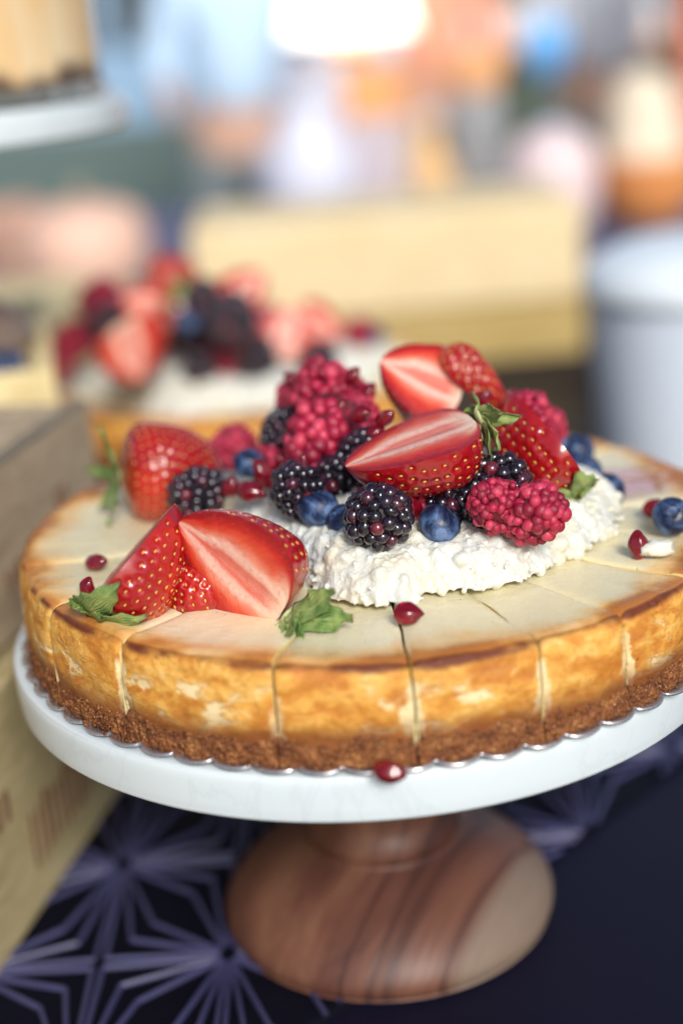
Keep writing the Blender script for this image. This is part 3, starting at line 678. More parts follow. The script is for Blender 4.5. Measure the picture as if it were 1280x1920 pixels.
rb(2, 1003, 960, .0560, 1.02, (.45, .15, .85), 'sharp raspberry at the right front edge of the cream, lowest of the raspberries')
rb(1, 440, 838, .0500, .95, (.2, .8, .3), 'blurred raspberry behind the rear left strawberry tip')
rb(0, 985, 785, .0680, .95, (.3, .9, -.2), 'dark raspberry behind the right strawberry')
rb(2, 795, 950, .0520, .95, (0, .5, .9), 'dark red raspberry in shade under the top strawberry')
rb(1, 1020, 800, .0600, .85, (.8, .4, .2), 'raspberry squeezed behind the pale edge of the right strawberry')
rb(0, 500, 872, .0540, .75, (-.4, .6, .5), 'small raspberry hidden behind the left pomegranate seeds')
ub(597, 953, .0535, 1.00, (-.12, .92, .25), 'frontmost blueberry in the cream, left of the plump blackberry')
ub(467, 868, .0570, .84, (.1, .85, .45), 'blueberry with its crown up, left of the pomegranate seeds')
ub(824, 984, .0510, 1.02, (.6, .6, .3), 'blueberry half sunk in cream, right of the plump blackberry')
ub(642, 976, .0510, .80, (-.6, .3, .6), 'blueberry half hidden behind the plump front blackberry')
ub(1035, 826, .0520, .85, (.2, .9, .1), 'rear blueberry just behind the right strawberry')
ub(1084, 843, .0450, .90, (.4, .6, .5), 'blurred blueberry resting on the others, rear of the right group')
ub(1096, 886, .0430, .95, (.1, .5, .8), 'blueberry in the middle of the right group at the cream edge')
ub(1137, 921, .0405, .95, (.1, .2, .95), 'rightmost blueberry of the group at the cream edge, crown towards us')
ub(1260, 968, .0400, .95, (-.2, .3, .9), 'lone dark blueberry near the right rim of the front cheesecake')
pb(0, 433, 912, .0530, .95, (.3, .9, .3), 'leftmost red pomegranate seed in the small cluster on the cream')
pb(1, 494, 886, .0580, 1.25, (-.5, .8, .3), 'upper pomegranate seed of the cluster left of the knobbly blackberry')
pb(2, 472, 922, .0540, 1.28, (.9, -.2, .4), 'lower pomegranate seed of the cluster, bright highlight on its front')
pb(0, 568, 868, .0660, .85, (.2, .8, .5), 'purple red pomegranate seed on top of the knobbly blackberry')
pb(1, 722, 783, .0780, .88, (.7, .5, .5), 'dark pomegranate seed between raspberry and top strawberry')
pb(2, 660, 704, .0850, .88, (.6, .7, .3), 'topmost pomegranate seed on the highest raspberry')
pb(0, 545, 712, .0800, .85, (-.5, .8, .2), 'pomegranate seed at the upper left of the highest raspberry')
pb(2, 676, 775, .0790, 1.0, (.8, .2, .6), 'pale highlighted pomegranate seed on the raspberries')
pb(1, 905, 748, .0790, .9, (.5, .7, .4), 'pomegranate seed behind the calyx of the top strawberry')
pb(0, 905, 968, .0560, .95, (-.3, -.6, .7), 'pinkish pomegranate seed under the pink raspberry')
pb(1, 181, 1054, .0385, .95, (.9, .1, .4), 'dark red pomegranate seed alone at the far left of the top')
pb(2, 163, 1100, .0382, .85, (.3, .8, .4), 'pomegranate seed half hidden behind the left strawberry calyx')
pb(0, 765, 1151, .0368, 1.12, (.95, -.1, .3), 'red pomegranate seed lying across a cut at the front of the cake')
pb(1, 731, 1447, .0045, 1.10, (.9, -.15, .3), 'pomegranate seed fallen onto the cake board at the front')
pb(2, 1195, 1022, .0375, 1.15, (-.1, .95, .3), 'pomegranate seed standing beside the loose dollop on the right')
pb(0, 1223, 952, .0370, .95, (.6, .6, .4), 'blurred pomegranate seed left of the lone blueberry')

rb(1, 652, 742, .0740, .85, (.6, .6, .3), 'small dark raspberry at the right flank of the topmost raspberry')
pb(1, 640, 770, .0770, .95, (.2, .9, .3), 'pomegranate seed lodged between the two upper raspberries')
pb(2, 702, 812, .0730, .90, (.8, .5, .3), 'pomegranate seed left of the top strawberry tip, on a blackberry')
pb(0, 528, 868, .0600, .90, (-.2, .8, .5), 'pomegranate seed between the small raspberry and the knobbly blackberry')
pb(1, 514, 905, .0560, .85, (.6, .3, .6), 'half hidden pomegranate seed at the left edge of the knobbly blackberry')
pb(2, 690, 735, .0800, .90, (.5, .8, .2), 'pomegranate seed right of the topmost raspberry')
pb(0, 960, 748, .0720, .95, (.4, .9, .1), 'purple pomegranate seed above the right strawberry')
pb(1, 775, 948, .0560, .90, (-.4, .7, .5), 'pomegranate seed in the gap under the top strawberry')
ub(745, 905, .0580, .85, (.2, .6, .6), 'shadowed blueberry between front blackberry and top strawberry')
ub(1062, 868, .0470, .85, (.3, .8, .3), 'blueberry pressed against the right strawberry at its lower right')

cb = MB(); rc = random.Random(31)
for k in range(70):
    a = rc.gauss(-118, 16) if k < 50 else rc.uniform(-170, -20); a = math.radians(a); rr_ = .1284+rc.uniform(0, .0016); q = rc.uniform(.0003, .0009); V, F = ICO1; so = rc.uniform(0, 9)
    cb.add([(rr_*math.cos(a)+v[0]*q*(1+.4*noise.noise(Vector(v)*2+Vector((so, 0, 0)))), rr_*math.sin(a)+v[1]*q, .0022+q*.6+v[2]*q*.8) for v in V], F)
tag(cb.build('loose_crumbs', M_crust), 'fine biscuit crumbs scattered along the silver board rim', 'crumbs', kind='stuff')

# ------------------------------------------------------------------ wooden crates at the left
ang = math.atan2(.2014, 1)
def crate(corner, lx, ly, h, zb, mat, label, name='wooden_crate'):
    """corner: far right lower corner; the crate runs towards the camera and to the left."""
    root = empty(name, (corner[0], corner[1], zb)); root.rotation_euler = (0, 0, -ang); tag(root, label, 'crate', 'wooden crates on the table')
    t = .010
    for nm, c, d in (('side_panel', (-t/2, -ly/2, h/2), (t, ly, h-.0004)), ('side_panel', (-lx+t/2, -ly/2, h/2), (t, ly, h-.0004)), ('end_panel', (-lx/2, -t/2, h/2), (lx-2*t-.0006, t, h-.001)), ('end_panel', (-lx/2, -ly+t/2, h/2), (lx-2*t-.0006, t, h-.001))):
        b = MB(); b.box(c, d); bevel(b.build(nm, mat, root, False), .0015)
    b = MB()
    for k in range(3):
        w_ = (lx-.022)/3; b.box((-.011-w_*(k+.5), -ly/2, h-.006), (w_-.0012, ly-.022, .009))
    b.build('lid', mat, root, False); return root
c2 = crate((-.1175, .158), .30, .48, .1045, -.1312, M_crateB, 'yellowish pine crate standing on the table, lowest of the stack at the left')
c1 = crate((-.1285, .163), .27, .42, .0715, -.0260, M_crateA, 'grey brown wooden crate stacked on the pine crate, carrying the high marble stand')
c3 = crate((-.207, .462), .165, .235, s2.location.z-.1303+.1312, -.1312, M_crateC, 'tall yellow crate at the left edge, carrying the high cake stand'); c3.rotation_euler = (0, 0, .21)
b = MB(); b.box((-.0030, -.21, .0724), (.0060, .416, .0016)); b.build('edge_strip', plain('dark_worn_edge', (.19, .16, .12), .7, .35, 60), c1, False)
def marks(par, items):
    r = random.Random(4)
    for (y0, y1, z0, z1, n) in items:
        b = MB()
        for k in range(n):
            y = y0+(y1-y0)*(k+.5)/n; dz = r.uniform(-.004, .004); b.box((.0004, y, (z0+z1)/2+dz*.3), (.0006, abs(y1-y0)/n*r.uniform(.35, .6), (z1-z0)*r.uniform(.75, 1)), rot=None)
        b.build('printed_mark', M_brand, par, False)
marks(c2, [(-.150, -.085, .018, .047, 9), (-.21, -.16, .05, .066, 6), (-.045, -.020, .05, .075, 4)])
marks(c1, [(-.115, -.075, .020, .030, 7), (-.055, -.040, .030, .045, 2)])

# ------------------------------------------------------------------ tall cake on the high stand
M_pale = None
def mat_tall():
    m = NM('pale_cake_sponge'); o = m.obj(); x, y, z = m.sep(o); n = m.noise(m.mapping(o, (1, 1, .35)), 70, 4); n2 = m.noise(m.mapping(o, (1, 1, .15)), 30, 4, .6, .5)
    c = m.mix(m.rng(n2, .4, .65), (.82, .66, .42), (.78, .50, .22))
    k = m.rng(m.math('ADD', z, m.math('MULTIPLY', m.math('SUBTRACT', n, .5), -.028)), .010, .021, 1., 0.); c = m.mix(k, c, (.12, .075, .05))
    m.set(col=c, rough=.5, sss=.2, rad=(1, .6, .3), sc=.003); m.bump(n, .5, .0015); return m.m
M_tall = mat_tall()
tc = empty('tall_cake', (-.2435, .085, .1772)); tc.location = (s2.location.x, .29, s2.location.z+.0004); tag(tc, 'tall pale yellow cake with dark crumb base on the high stand at the upper left', 'cake')
b = MB(); P = lathe(smoothprof([(0, .001), (.10, .001), (.1165, .0012), (.118, .003), (.118, .03), (.118, .07), (.1175, .083), (.114, .087), (0, .088)], 4), 140); b.grid(P, closed_u=True, flip=True); b.build('sponge', M_tall, tc)
b = MB(); th = np.linspace(0, 2*PI, 360, endpoint=False); rip = .0006*np.sin(th*45)
b.grid(np.stack([np.stack([(.1205+rip*q+d)*np.cos(th), (.1205+rip*q+d)*np.sin(th), 0*th+z], -1) for q, d, z in ((1, 0, .0010), (1, 0, .004), (1, 0, .0070), (.5, .0006, .0078), (1, -.0006, .0072), (1, -.0006, .0012))], 1), closed_u=True, flip=True)
m = NM('clear_plastic_collar'); m.set(col=(.60, .64, .60), rough=.3, trans=.8, ior=1.2); b.build('collar', m.m, tc)

# ------------------------------------------------------------------ second cheesecake behind at the left
Z2 = -.041; C2 = Vector((-.078, .431, Z2))
ri = empty('wooden_box', (C2.x, C2.y+.02, -.1312)); tag(ri, 'dark brown wooden box under the blurred second cheesecake', 'box')
b = MB(); b.box((0, 0, .044), (.22, .22, .088)); bevel(b.build('body', plain('dark_stained_wood', (.045, .026, .020), .5), ri, False), .003)
b = MB(); b.box((0, 0, .0893), (.24, .24, .0024)); bevel(b.build('lid', plain('dark_wood_lid', (.06, .035, .025), .5), ri, False), .0008)
bd2 = dup(bd, 'silver cake board on the dark box, under the blurred second cheesecake'); bd2.location = (C2.x, C2.y, Z2+.0005)
ck2 = dup(cake, 'blurred second cheesecake behind the front one, on the dark box at the left'); ck2.location = C2; ck2.rotation_euler = (0, 0, 1.0)
for q in (ck2,):
    pass
cr2 = dup(cream, 'blurred cream mound spread over the second cheesecake at the left rear'); cr2.location = (C2.x-.028, C2.y-.006, Z2+.0333); cr2.scale = (1.42, 1.30, 1.30)
G2 = {k: v.replace('front', 'second') for k, v in FG.items()}
def sb2(src, px, py, z, axis, ny, s, label):
    o = dup(src, label); o['group'] = 'strawberries on the second cheesecake'; orient(o, atz(px, py, z), frame(vec(*axis), vec(*ny)), (0, .007, .02), s)
sb2(st_mid, 266, 678, .030, (.30, -.80, .42), (-.45, .35, .80), 1.30, 'big blurred halved strawberry hanging at the front of the second cheesecake')
sb2(st_mid, 335, 522, .066, (.9, .3, 0), (.1, .5, -.85), .95, 'red strawberry half at the very top of the blurred pile')
sb2(st_mid, 272, 585, .050, (-.9, .3, 0), (0, .5, .85), 1.1, 'pink halved strawberry at the upper left of the blurred pile')
sb2(st_top, 448, 560, .054, (.7, .6, 0), (.1, .3, .9), .80, 'pale pink strawberry half on the upper right of the blurred pile')
sb2(st_mid, 535, 618, .034, (.2, .95, 0), (.2, .2, .95), 1.0, 'salmon pink strawberry half at the right flank of the blurred pile')
sb2(st_mid, 600, 625, .022, (.85, -.4, 0), (.3, .4, .85), 1.0, 'pale strawberry slice at the right end of the blurred pile')
sb2(st_back, 345, 590, .048, (-.2, -.3, -.9), (.0, 1, .1), .75, 'strawberry with its green calyx towards us in the blurred pile')
for (k, px, py, z, s, lb) in ((0, 190, 565, .050, 1.5, 'upper left raspberry of the blurred pile'), (2, 105, 675, .014, 1.2, 'lowest raspberry at the left end of the blurred pile'), (1, 140, 635, .026, 1.3, 'raspberry at the left end of the blurred pile'), (2, 250, 632, .034, 1.1, 'raspberry above the big strawberry half, blurred pile'), (0, 430, 655, .026, 1.4, 'raspberry in the lower middle of the blurred pile'), (1, 500, 610, .036, 1.3, 'raspberry left of the salmon pink strawberry, blurred pile'), (2, 395, 655, .024, 1.1, 'raspberry low in the blurred pile, left of centre'), (0, 672, 622, .020, .9, 'raspberry alone on the rim right of the blurred pile')):
    rb(k, px, py, z, s, (.2, .7, .5), lb, G2['raspberry'])
for (k, px, py, z, s, lb) in ((0, 210, 607, .040, 1.3, 'blackberry at the left of the blurred pile'), (1, 432, 598, .048, 1.5, 'large blackberry in the upper middle of the blurred pile'), (2, 355, 628, .036, 1.3, 'blackberry in the middle of the blurred pile'), (0, 478, 668, .022, 1.3, 'dark blackberry at the lower right of the blurred pile'), (1, 380, 560, .060, 1.1, 'blackberry just below the top of the blurred pile'), (2, 375, 690, .018, 1.0, 'blackberry at the cream edge of the blurred pile'), (0, 597, 676, .026, 1.05, 'lone dark blackberry on the rear cake, just above the front raspberries')):
    bb(k, px, py, z, s, (.2, .7, .5), lb, G2['blackberry'])
for (px, py, z, s, lb) in ((700, 628, .016, 1.1, 'blueberry on the rim of the second cheesecake'), (350, 600, .050, 1.1, 'blueberry in the middle of the blurred pile'), (300, 640, .032, 1.1, 'blueberry by the big blurred strawberry half')):
    ub(px, py, z, s, (.2, .7, .5), lb, G2['blueberry'])
pb(1, 460, 747, -.002, 1.2, (.8, .2, .3), 'blurred pomegranate seed on the cream edge of the second cheesecake', G2['pomegranate_seed'])

o = ub(12, 690, .0470, 1.6, (.3, .6, .5), 'blurred dark blueberry lying on the yellow crate at the left edge')
del o['group']
lf = MB(); G = np.zeros((14, 5, 3))
for i in range(14):
    f = i/13
    for k in range(5): u = (k-2)/2; G[i, k] = (-.022+.044*f, u*.006*math.sin(PI*min(1, f+.05)), .003*math.sin(f*3)+.004*f-abs(u)*.001)
lf.grid(G); o = lf.build('mint_leaf', plain('dark_leaf', (.05, .10, .09), .35)); s_ = o.modifiers.new('thick', 'SOLIDIFY'); s_.thickness = .0004
o.location = atz(5, 655, .050); o.rotation_euler = (.5, -.3, .2); tag(o, 'small dark green leaf over the blueberry at the left edge', 'leaf')

# ------------------------------------------------------------------ large pine box, white bucket
bx = empty('pine_box', (.035, .92, -.1312)); tag(bx, 'large pale pine box behind the cakes in the middle', 'box'); bx.rotation_euler = (0, 0, .04)
b = MB(); b.box((0, .1, .107), (.385, .2, .097)); bevel(b.build('upper_boards', M_pine, bx, False), .006)
b = MB(); b.box((0, .1, .029), (.385, .2, .056)); bevel(b.build('lower_board', M_mustard, bx, False), .003)
bk = empty('bucket', (.262, .58, -.1312)); tag(bk, 'white plastic tub with a domed lid at the right edge', 'tub')
b = MB(); b.grid(lathe(smoothprof([(0, 0), (.076, 0), (.079, .003), (.083, .06), (.086, .125), (.086, .131), (0, .131)], 5), 80), closed_u=True, flip=True); b.build('body', plain('bluish_white_plastic', (.68, .77, .88), .35, .04), bk)
b = MB(); b.grid(lathe(smoothprof([(.091, .128), (.092, .131), (.091, .140), (.084, .151), (.06, .163), (.03, .168), (0, .169)], 5), 80), closed_u=True, flip=True); b.build('lid', plain('white_plastic_lid', (.74, .82, .88), .35, .03), bk)

# ------------------------------------------------------------------ neighbouring stall table and what stands on it
M_gcloth = plain('grey_blue_cloth', (.10, .11, .19), .8, .2, 4)
ZT = -.27
t2 = empty('stall_table', (0, 3.0, -1.03)); tag(t2, 'grey blue covered stall table across the aisle', 'table')
b = MB(); b.box((0, 0, ZT+1.03-.015), (4.4, 1.5, .03)); bevel(b.build('table_top', M_gcloth, t2, False), .004)
b = MB(); b.box((0, -.76, .38), (4.42, .012, .70)); b.build('table_skirt', plain('violet_grey_skirt', (.17, .17, .27), .8, .2, 4), t2, False)
for sx in (-1, 1):
    for sy in (-1, 1): b = MB(); b.box((sx*2.1, sy*.68, .364), (.05, .05, .728)); b.build('leg', M_navy, t2, False)
def rev(name, px, py, Y, prof, mat, label, cat, parts=(), zb=ZT):
    p = aty(px, py, Y); r = empty(name, (p.x, Y, zb)); tag(r, label, cat)
    b = MB(); b.grid(lathe(smoothprof(prof, 5), 48), closed_u=True, flip=True); b.build('body', mat, r)
    for nm, pf, mt in parts:
        b = MB(); b.grid(lathe(smoothprof(pf, 5), 48), closed_u=True, flip=True); b.build(nm, mt, r)
    return r
W_ = plain('white_glaze', (.66, .68, .80), .4, .03, 5); OR = plain('orange_glaze', (.80, .32, .10), .5, .1, 5); PCH = plain('peach_glaze', (.86, .58, .44), .5, .1, 5)
rev('tall_jug', 575, 250, 2.75, [(0, 0), (.085, 0), (.10, .05), (.095, .16), (.075, .24), (.06, .30), (.068, .34), (0, .34)], W_, 'tall white jug, blurred, left of the orange box', 'jug', [('handle', [(.101, .1), (.115, .14), (.108, .22), (.095, .22)], W_)])
rev('round_pumpkin', 893, 230, 2.9, [(0, 0), (.04, .0), (.062, .03), (.066, .06), (.055, .1), (.02, .115), (0, .108)], plain('orange_skin', (.80, .40, .18), .5), 'round blurred orange pumpkin standing on a grey drum', 'pumpkin', [('stem', [(0, .105), (.008, .108), (.007, .13), (0, .132)], M_crateA)], zb=.015)
rev('grey_drum', 893, 330, 2.9, [(0, 0), (.07, 0), (.072, .01), (.07, .28), (0, .284)], plain('grey_metal', (.28, .29, .30), .5), 'grey drum under the round orange pumpkin', 'drum')
rev('round_jar', 1035, 280, 2.6, [(0, 0), (.05, 0), (.085, .05), (.097, .13), (.085, .19), (.05, .22), (0, .222)], plain('pink_white_glaze', (.78, .62, .62), .4, .04, 5), 'round pinkish white jar on the stall table', 'jar', [('lid', [(0, .223), (.04, .223), (.04, .232), (.012, .238), (0, .246)], W_)])
rev('orange_bowl', 1215, 320, 2.7, [(0, 0), (.05, 0), (.085, .03), (.115, .09), (.125, .14), (.118, .141), (0, .10)], OR, 'large orange bowl heaped with pale bread at the right rear', 'bowl')
rev('bread_heap', 1205, 240, 2.7, [(0, 0), (.09, .0), (.085, .05), (.075, .12), (.05, .17), (0, .19)], plain('pale_bread', (.78, .68, .52), .7, .1, 9), 'pale loaf standing upright in the orange bowl', 'bread', zb=ZT+.142)
rev('amber_bottle', 805, 250, 2.8, [(0, 0), (.045, 0), (.05, .02), (.05, .14), (.02, .19), (.016, .25), (0, .25)], plain('amber_glass', (.80, .50, .22), .3), 'amber bottle right of the orange box', 'bottle', [('cap', [(0, .25), (.018, .251), (.018, .27), (0, .272)], W_)])
rev('blue_balloon', 1022, 105, 3.3, [(0, -.06), (.01, -.06), (.045, -.02), (.058, .03), (.04, .08), (0, .09)], plain('sky_blue_rubber', (.16, .48, .92), .35, .05), 'round sky blue balloon above the pinkish jar', 'balloon', [('string', [(0, -.42), (.0025, -.42), (.0025, -.06), (0, -.06)], W_)], zb=aty(1022, 105, 3.3).z)
rev('peach_bowl', 158, 440, 2.35, [(0, 0), (.06, 0), (.11, .03), (.125, .09), (.11, .15), (.07, .175), (0, .18)], plain('peach_skin', (.78, .50, .38), .5, .08, 6), 'large round peach coloured pumpkin at the left rear', 'pumpkin', [('stem', [(0, .175), (.012, .178), (.01, .21), (0, .212)], M_crateA)])
rev('clay_pot', 12, 370, 2.5, [(0, 0), (.05, 0), (.065, .08), (.07, .17), (0, .17)], plain('clay', (.50, .30, .22), .7), 'brown clay pot at the far left rear', 'pot')
rev('dark_pan', 1268, 430, 1.0, [(0, 0), (.07, 0), (.092, .03), (.096, .068), (.090, .068), (.062, .006), (0, .006)], plain('dark_steel', (.10, .105, .11), .4), 'dark metal pan behind the white tub', 'pan', zb=-.1312)
def bxo(name, px, py, Y, d, mat, label, cat, zb=ZT, lid=None):
    p = aty(px, py, Y); r = empty(name, (p.x, Y, zb)); tag(r, label, cat); b = MB(); b.box((0, 0, d[2]/2), d); bevel(b.build('body', mat, r, False), .006)
    if lid: b = MB(); b.box((0, 0, d[2]+.009), (d[0]+.012, d[1]+.012, .017)); bevel(b.build('lid', lid, r, False), .003)
    return r
bxo('stone_block', 697, 260, 2.9, (.15, .15, .262), plain('mauve_stone', (.52, .46, .50), .7), 'pale mauve block under the orange box', 'block')
bxo('orange_box', 697, 170, 2.9, (.13, .13, .10), plain('orange_card', (.82, .38, .14), .6), 'orange cardboard box on the mauve block', 'box', zb=-.006, lid=plain('orange_card_lid', (.86, .50, .30), .6))
bxo('bread_board', 90, 530, 2.0, (.30, .16, .03), plain('golden_wood', (.52, .32, .12), .6), 'golden brown board on the stall behind the crates', 'board', zb=-.245)
yb = empty('wooden_block', (aty(105, 640, .64).x-.15, .76, -.1312)); tag(yb, 'pale yellow wooden block at the left rear of the table, behind the tall crate', 'block')
b = MB(); b.box((0, 0, .0635), (.30, .24, .127)); bevel(b.build('body', M_crateC, yb, False), .004)
tr = empty('low_bench', (-.52, 2.0, -1.03)); tag(tr, 'small grey bench in front of the stall table at the left', 'bench')
b = MB(); b.box((0, 0, .77), (.7, .3, .028)); b.build('bench_top', M_gcloth, tr, False)
for sx in (-1, 1):
    b = MB(); b.box((sx*.3, 0, .378), (.03, .25, .756)); b.build('leg', M_gcloth, tr, False)
# lamp with glowing shade
p = aty(655, 60, 3.2); lp = empty('table_lamp', (p.x, 3.2, ZT)); tag(lp, 'table lamp with a glowing white shade at the top edge', 'lamp')
m = NM('glowing_shade'); m.set(col=(.9, .85, .7), em=(1, .93, .78), es=2.2); zs = p.z-ZT
b = MB(); b.grid(lathe(smoothprof([(.155, zs), (.157, zs+.01), (.12, zs+.16), (.06, zs+.26), (0, zs+.27), (0, zs+.262), (.055, zs+.25), (.115, zs+.15), (.150, zs)], 4), 48), closed_u=True, flip=True); b.build('lamp_shade', m.m, lp)
b = MB(); b.grid(lathe(smoothprof([(0, 0), (.07, 0), (.07, .01), (.02, .03), (.02, zs-.08), (.055, zs-.04), (.05, zs), (.01, zs+.1), (0, zs+.1)], 4), 32), closed_u=True, flip=True); b.build('lamp_foot', PCH, lp)

# far stall with white cloth
M_hedge = plain('clipped_foliage', (.06, .10, .07), .8, .6, 3)
fs = empty('far_stall', (1.35, 6.4, -1.03)); tag(fs, 'far stall counter draped in sunlit white cloth at the upper right', 'stall')
b = MB(); b.box((0, 0, 1.17), (2.3, .9, .16)); bevel(b.build('cloth', plain('sunlit_white_cloth', (.92, .88, .86), .8, .04, 3), fs, False), .01)
b = MB(); b.box((0, -.005, 1.065), (2.32, .93, .05)); b.build('trim', plain('orange_trim', (.85, .45, .25), .7), fs, False)
for sx in (-1, 1): b = MB(); b.box((sx*1.05, 0, .52), (.06, .8, 1.04)); b.build('leg', OR, fs, False)
# brick column at right edge
bc = MB(); bc.box((0, 0, .9), (.26, .26, 1.8)); p = aty(1290, 200, 4.2); o = bc.build('brick_pillar', plain('orange_brick', (.72, .26, .16), .8, .2, 6), None, False); bevel(o, .01); o.location = (p.x+.09, 4.2, -1.03); tag(o, 'orange red brick pillar at the right edge', 'pillar')

# van
vn = empty('van', (-1.55, 6.8, -1.03)); tag(vn, 'pale blue parked van with dark windows behind the stall at the upper left', 'van')
M_van = plain('pale_blue_paint', (.28, .44, .62), .3, .05, 2); M_vglass = plain('dark_glass', (.05, .07, .085), .2)
prof = [(-2.2, .35), (-2.2, 1.9), (.55, 1.95), (1.15, 1.25), (2.0, 1.05), (2.15, .8), (2.15, .35)]
n = len(prof); b = MB(); b.add([(x, -.9, z) for x, z in prof]+[(x, .9, z) for x, z in prof], [tuple(range(n))[::-1], tuple(range(n, 2*n))]+[(i, (i+1) % n, n+(i+1) % n, n+i) for i in range(n)])
bevel(b.build('body', M_van, vn, False), .08)
for x0, x1 in ((-2.0, -.7), (-.6, .55)): b = MB(); b.box(((x0+x1)/2, -.905, 1.5), (x1-x0, .02, .62)); bevel(b.build('window', M_vglass, vn, False), .008)
b = MB(); b.add([(.62, -.912, 1.2), (1.1, -.912, 1.2), (.80, -.912, 1.6), (.62, -.912, 1.8)], [(0, 1, 2, 3)]); o = b.build('window', M_vglass, vn, False); o.modifiers.new('t', 'SOLIDIFY').thickness = .012
b = MB(); b.box((-.05, 0, .56), (4.46, 1.86, .66)); bevel(b.build('lower_body', plain('dark_grey_green_cladding', (.10, .15, .14), .6), vn, False), .02)
for x in (-1.4, 1.35):
    b = MB(); P = lathe(smoothprof([(0, -.1), (.3, -.1), (.33, -.06), (.33, .06), (.3, .1), (0, .1)], 3), 40); P = P[..., [0, 2, 1]]+np.array([x, -.86, .33]); b.grid(P, closed_u=True); w_ = b.build('wheel', plain('tyre_rubber', (.03, .035, .035), .8), vn)
    b = MB(); P = lathe([(0, -.115), (.19, -.112), (.2, -.10)], 30); P = P[..., [0, 2, 1]]+np.array([x, -.86, .33]); b.grid(P, closed_u=True); b.build('rim', M_foil, w_)
# hedge with leafy surface
hb = MB(); r = random.Random(3); core = []
for i in range(14000):
    x = r.uniform(-9, 9); z = r.uniform(0, 2.5); y = r.uniform(-.35, .35)+.35*noise.noise(Vector((x*.8, z, 1)))-.2; s_ = r.uniform(.05, .12); q = Matrix.Rotation(r.uniform(0, 6.3), 3, 'Z') @ Matrix.Rotation(r.uniform(0, 6.3), 3, 'X')
    if z > 2.2+.35*noise.noise(Vector((x*1.3, 0, 5))): continue
    hb.add([q @ Vector(v)*s_+Vector((x, y, z)) for v in ((-1, 0, 0), (0, -.5, .1), (1, 0, 0), (0, .5, .1))], [(0, 1, 2, 3)])
hb.box((0, .5, 1.05), (18, .5, 2.1)); m = NM('hedge_leaves'); nn = m.noise(m.obj(), 1.2, 3); nn2 = m.noise(m.obj(), 9, 2)
m.set(col=m.mix(nn, m.mix(nn2, (.07, .12, .10), (.14, .20, .16)), m.mix(nn2, (.15, .22, .14), (.30, .36, .26))), rough=.6)
o = hb.build('hedge', m.m, None, False); o.location = (0, 10.5, -1.03); tag(o, 'long grey green hedge closing off the market behind everything', 'hedge')

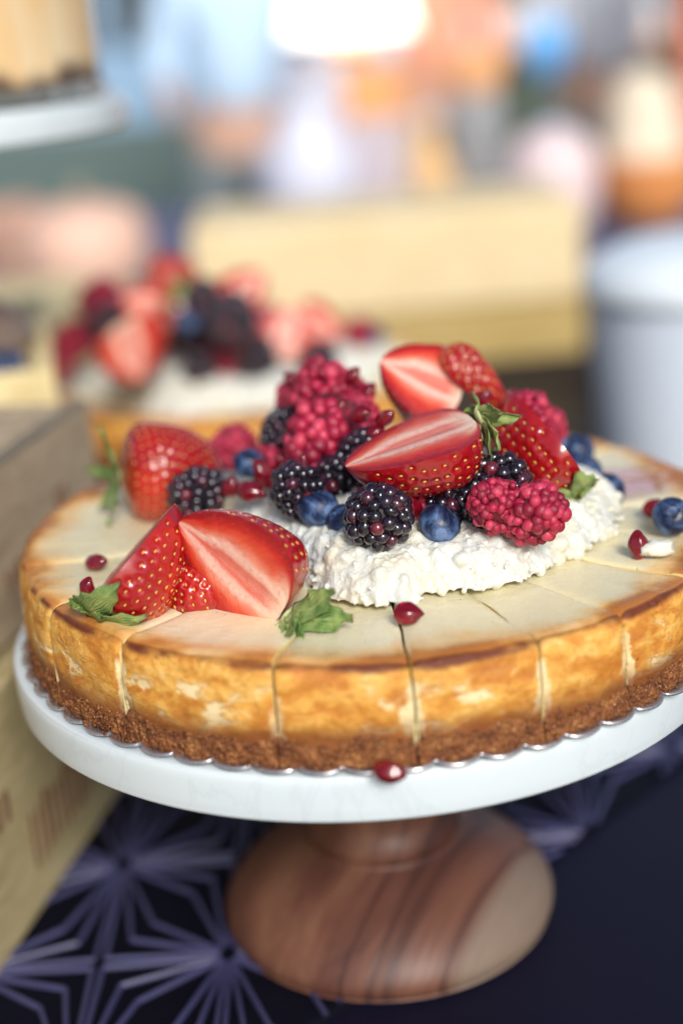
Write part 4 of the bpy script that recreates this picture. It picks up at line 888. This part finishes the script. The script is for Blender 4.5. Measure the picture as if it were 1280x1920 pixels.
# ------------------------------------------------------------------ people at the back
def skin_part(name, verts, edges, radii, mat, parent):
    me = bpy.data.meshes.new(name); me.from_pydata(verts, edges, []); me.materials.append(mat); o = bpy.data.objects.new(name, me); C.objects.link(o); o.parent = parent
    sk = o.modifiers.new('skin', 'SKIN'); sk.use_smooth_shade = True
    for v, r_ in zip(me.skin_vertices[0].data if me.skin_vertices else [], radii): v.radius = r_
    return o
def person(loc, rz, label, top, bottom, hair, apron=None, arm=0.):
    root = empty('person', loc); root.rotation_euler = (0, 0, rz); tag(root, label, 'person')
    def chain(name, pts, mat, edges=None):
        V = [p[:3] for p in pts]; E = edges or [(i, i+1) for i in range(len(pts)-1)]
        me = bpy.data.meshes.new(name); me.from_pydata(V, E, []); me.materials.append(mat); o = bpy.data.objects.new(name, me); C.objects.link(o); o.parent = root
        sk = o.modifiers.new('skin', 'SKIN'); sk.use_smooth_shade = True
        ly = me.skin_vertices
        if not ly:
            import bmesh
            bm = bmesh.new(); bm.from_mesh(me); bm.verts.layers.skin.verify(); bm.to_mesh(me); bm.free(); ly = me.skin_vertices
        for i, p in enumerate(pts): ly[0].data[i].radius = (p[3], p[4] if len(p) > 4 else p[3]); ly[0].data[i].use_root = (i == 0)
        s_ = o.modifiers.new('sub', 'SUBSURF'); s_.levels = 2; s_.render_levels = 2; return o
    body = [(0, 0, .95, .13, .10), (0, 0, 1.15, .12, .09), (0, 0, 1.38, .15, .10), (0, 0, 1.50, .055), (0, -.01, 1.58, .075, .08), (0, -.02, 1.68, .085, .095), (0, -.01, 1.76, .06, .07),
            (.18, 0, 1.42, .05), (.25, -.03-arm*.3, 1.15, .04), (.22, -.22-arm, 1.02+arm, .03), (.21, -.30-arm, 1.01+arm, .035, .02), (-.18, 0, 1.42, .05), (-.25, -.03, 1.15, .04), (-.22, -.20, 1.0, .03), (-.21, -.28, .99, .035, .02),
            (.1, 0, .85, .09), (.11, -.01, .48, .055), (.11, .01, .09, .04), (.11, -.13, .04, .035), (-.1, 0, .85, .09), (-.11, -.01, .48, .055), (-.11, .01, .09, .04), (-.11, -.13, .04, .035)]
    E = [(0, 1), (1, 2), (2, 3), (3, 4), (4, 5), (5, 6), (2, 7), (7, 8), (8, 9), (9, 10), (2, 11), (11, 12), (12, 13), (13, 14), (0, 15), (15, 16), (16, 17), (17, 18), (0, 19), (19, 20), (20, 21), (21, 22)]
    chain('body', body, M_skin, E)
    g = 1.18
    chain('shirt', [(0, 0, .93, .16, .125), (0, 0, 1.15, .15, .12), (0, 0, 1.37, .18, .125), (0, 0, 1.47, .09, .08), (.18, 0, 1.42, .075), (.24, -.03-arm*.3, 1.18, .06), (.225, -.14-arm*.8, 1.09+arm*.7, .05), (-.18, 0, 1.42, .075), (-.24, -.03, 1.18, .06), (-.23, -.12, 1.07, .05)], top, [(0, 1), (1, 2), (2, 3), (2, 4), (4, 5), (5, 6), (2, 7), (7, 8), (8, 9)])
    chain('trousers', [(0, 0, .95, .155, .125), (.1, 0, .82, .11), (.11, -.01, .48, .08), (.11, .01, .1, .065), (-.1, 0, .82, .11), (-.11, -.01, .48, .08), (-.11, .01, .1, .065)], bottom, [(0, 1), (1, 2), (2, 3), (0, 4), (4, 5), (5, 6)])
    chain('hair', [(0, .03, 1.64, .08, .07), (0, .01, 1.74, .09, .09), (0, -.02, 1.79, .06, .06)], hair)
    if apron: b = MB(); P = np.zeros((2, 12, 3)); b.box((0, -.145, .86), (.30, .012, .62)); bevel(b.build('apron', apron, root, False), .004)
    return root
HR = plain('dark_hair', (.04, .025, .02), .6)
p = aty(440, 80, 4.4); person((p.x, 4.4, -1.03), .15, 'person in a pale blue shirt and grey trousers behind the stall at the upper left', plain('pale_blue_shirt', (.52, .70, .90), .8), plain('grey_trousers', (.22, .26, .27), .8), HR, None, .12)
p = aty(600, 180, 4.9); person((p.x+.03, 4.9, -1.03), -.2, 'person in white clothes and white apron behind the tall jug', plain('white_shirt', (.66, .70, .82), .8), plain('white_trousers', (.58, .58, .68), .8), HR, plain('white_apron', (.72, .72, .82), .8))
p = aty(800, 130, 5.2); person((p.x, 5.2, -1.03), .1, 'person in a salmon orange shirt and tan trousers behind the amber bottle', plain('salmon_shirt', (.86, .40, .26), .8), plain('tan_trousers', (.66, .50, .30), .8), HR)
p = aty(1140, 130, 5.0); person((p.x, 5.0, -1.03), -.1, 'person in a white shirt behind the orange bowl at the right', plain('white_linen_shirt', (.66, .72, .80), .8), plain('grey_green_trousers', (.24, .28, .28), .8), HR)

# unused prototypes never stay behind; internal flags are dropped
for o in list(bpy.data.objects):
    if 'used' in o: del o['used']
S.render.engine = 'CYCLES'
S.cycles.max_bounces = 8; S.cycles.use_denoising = True; S.cycles.caustics_reflective = False; S.cycles.caustics_refractive = False
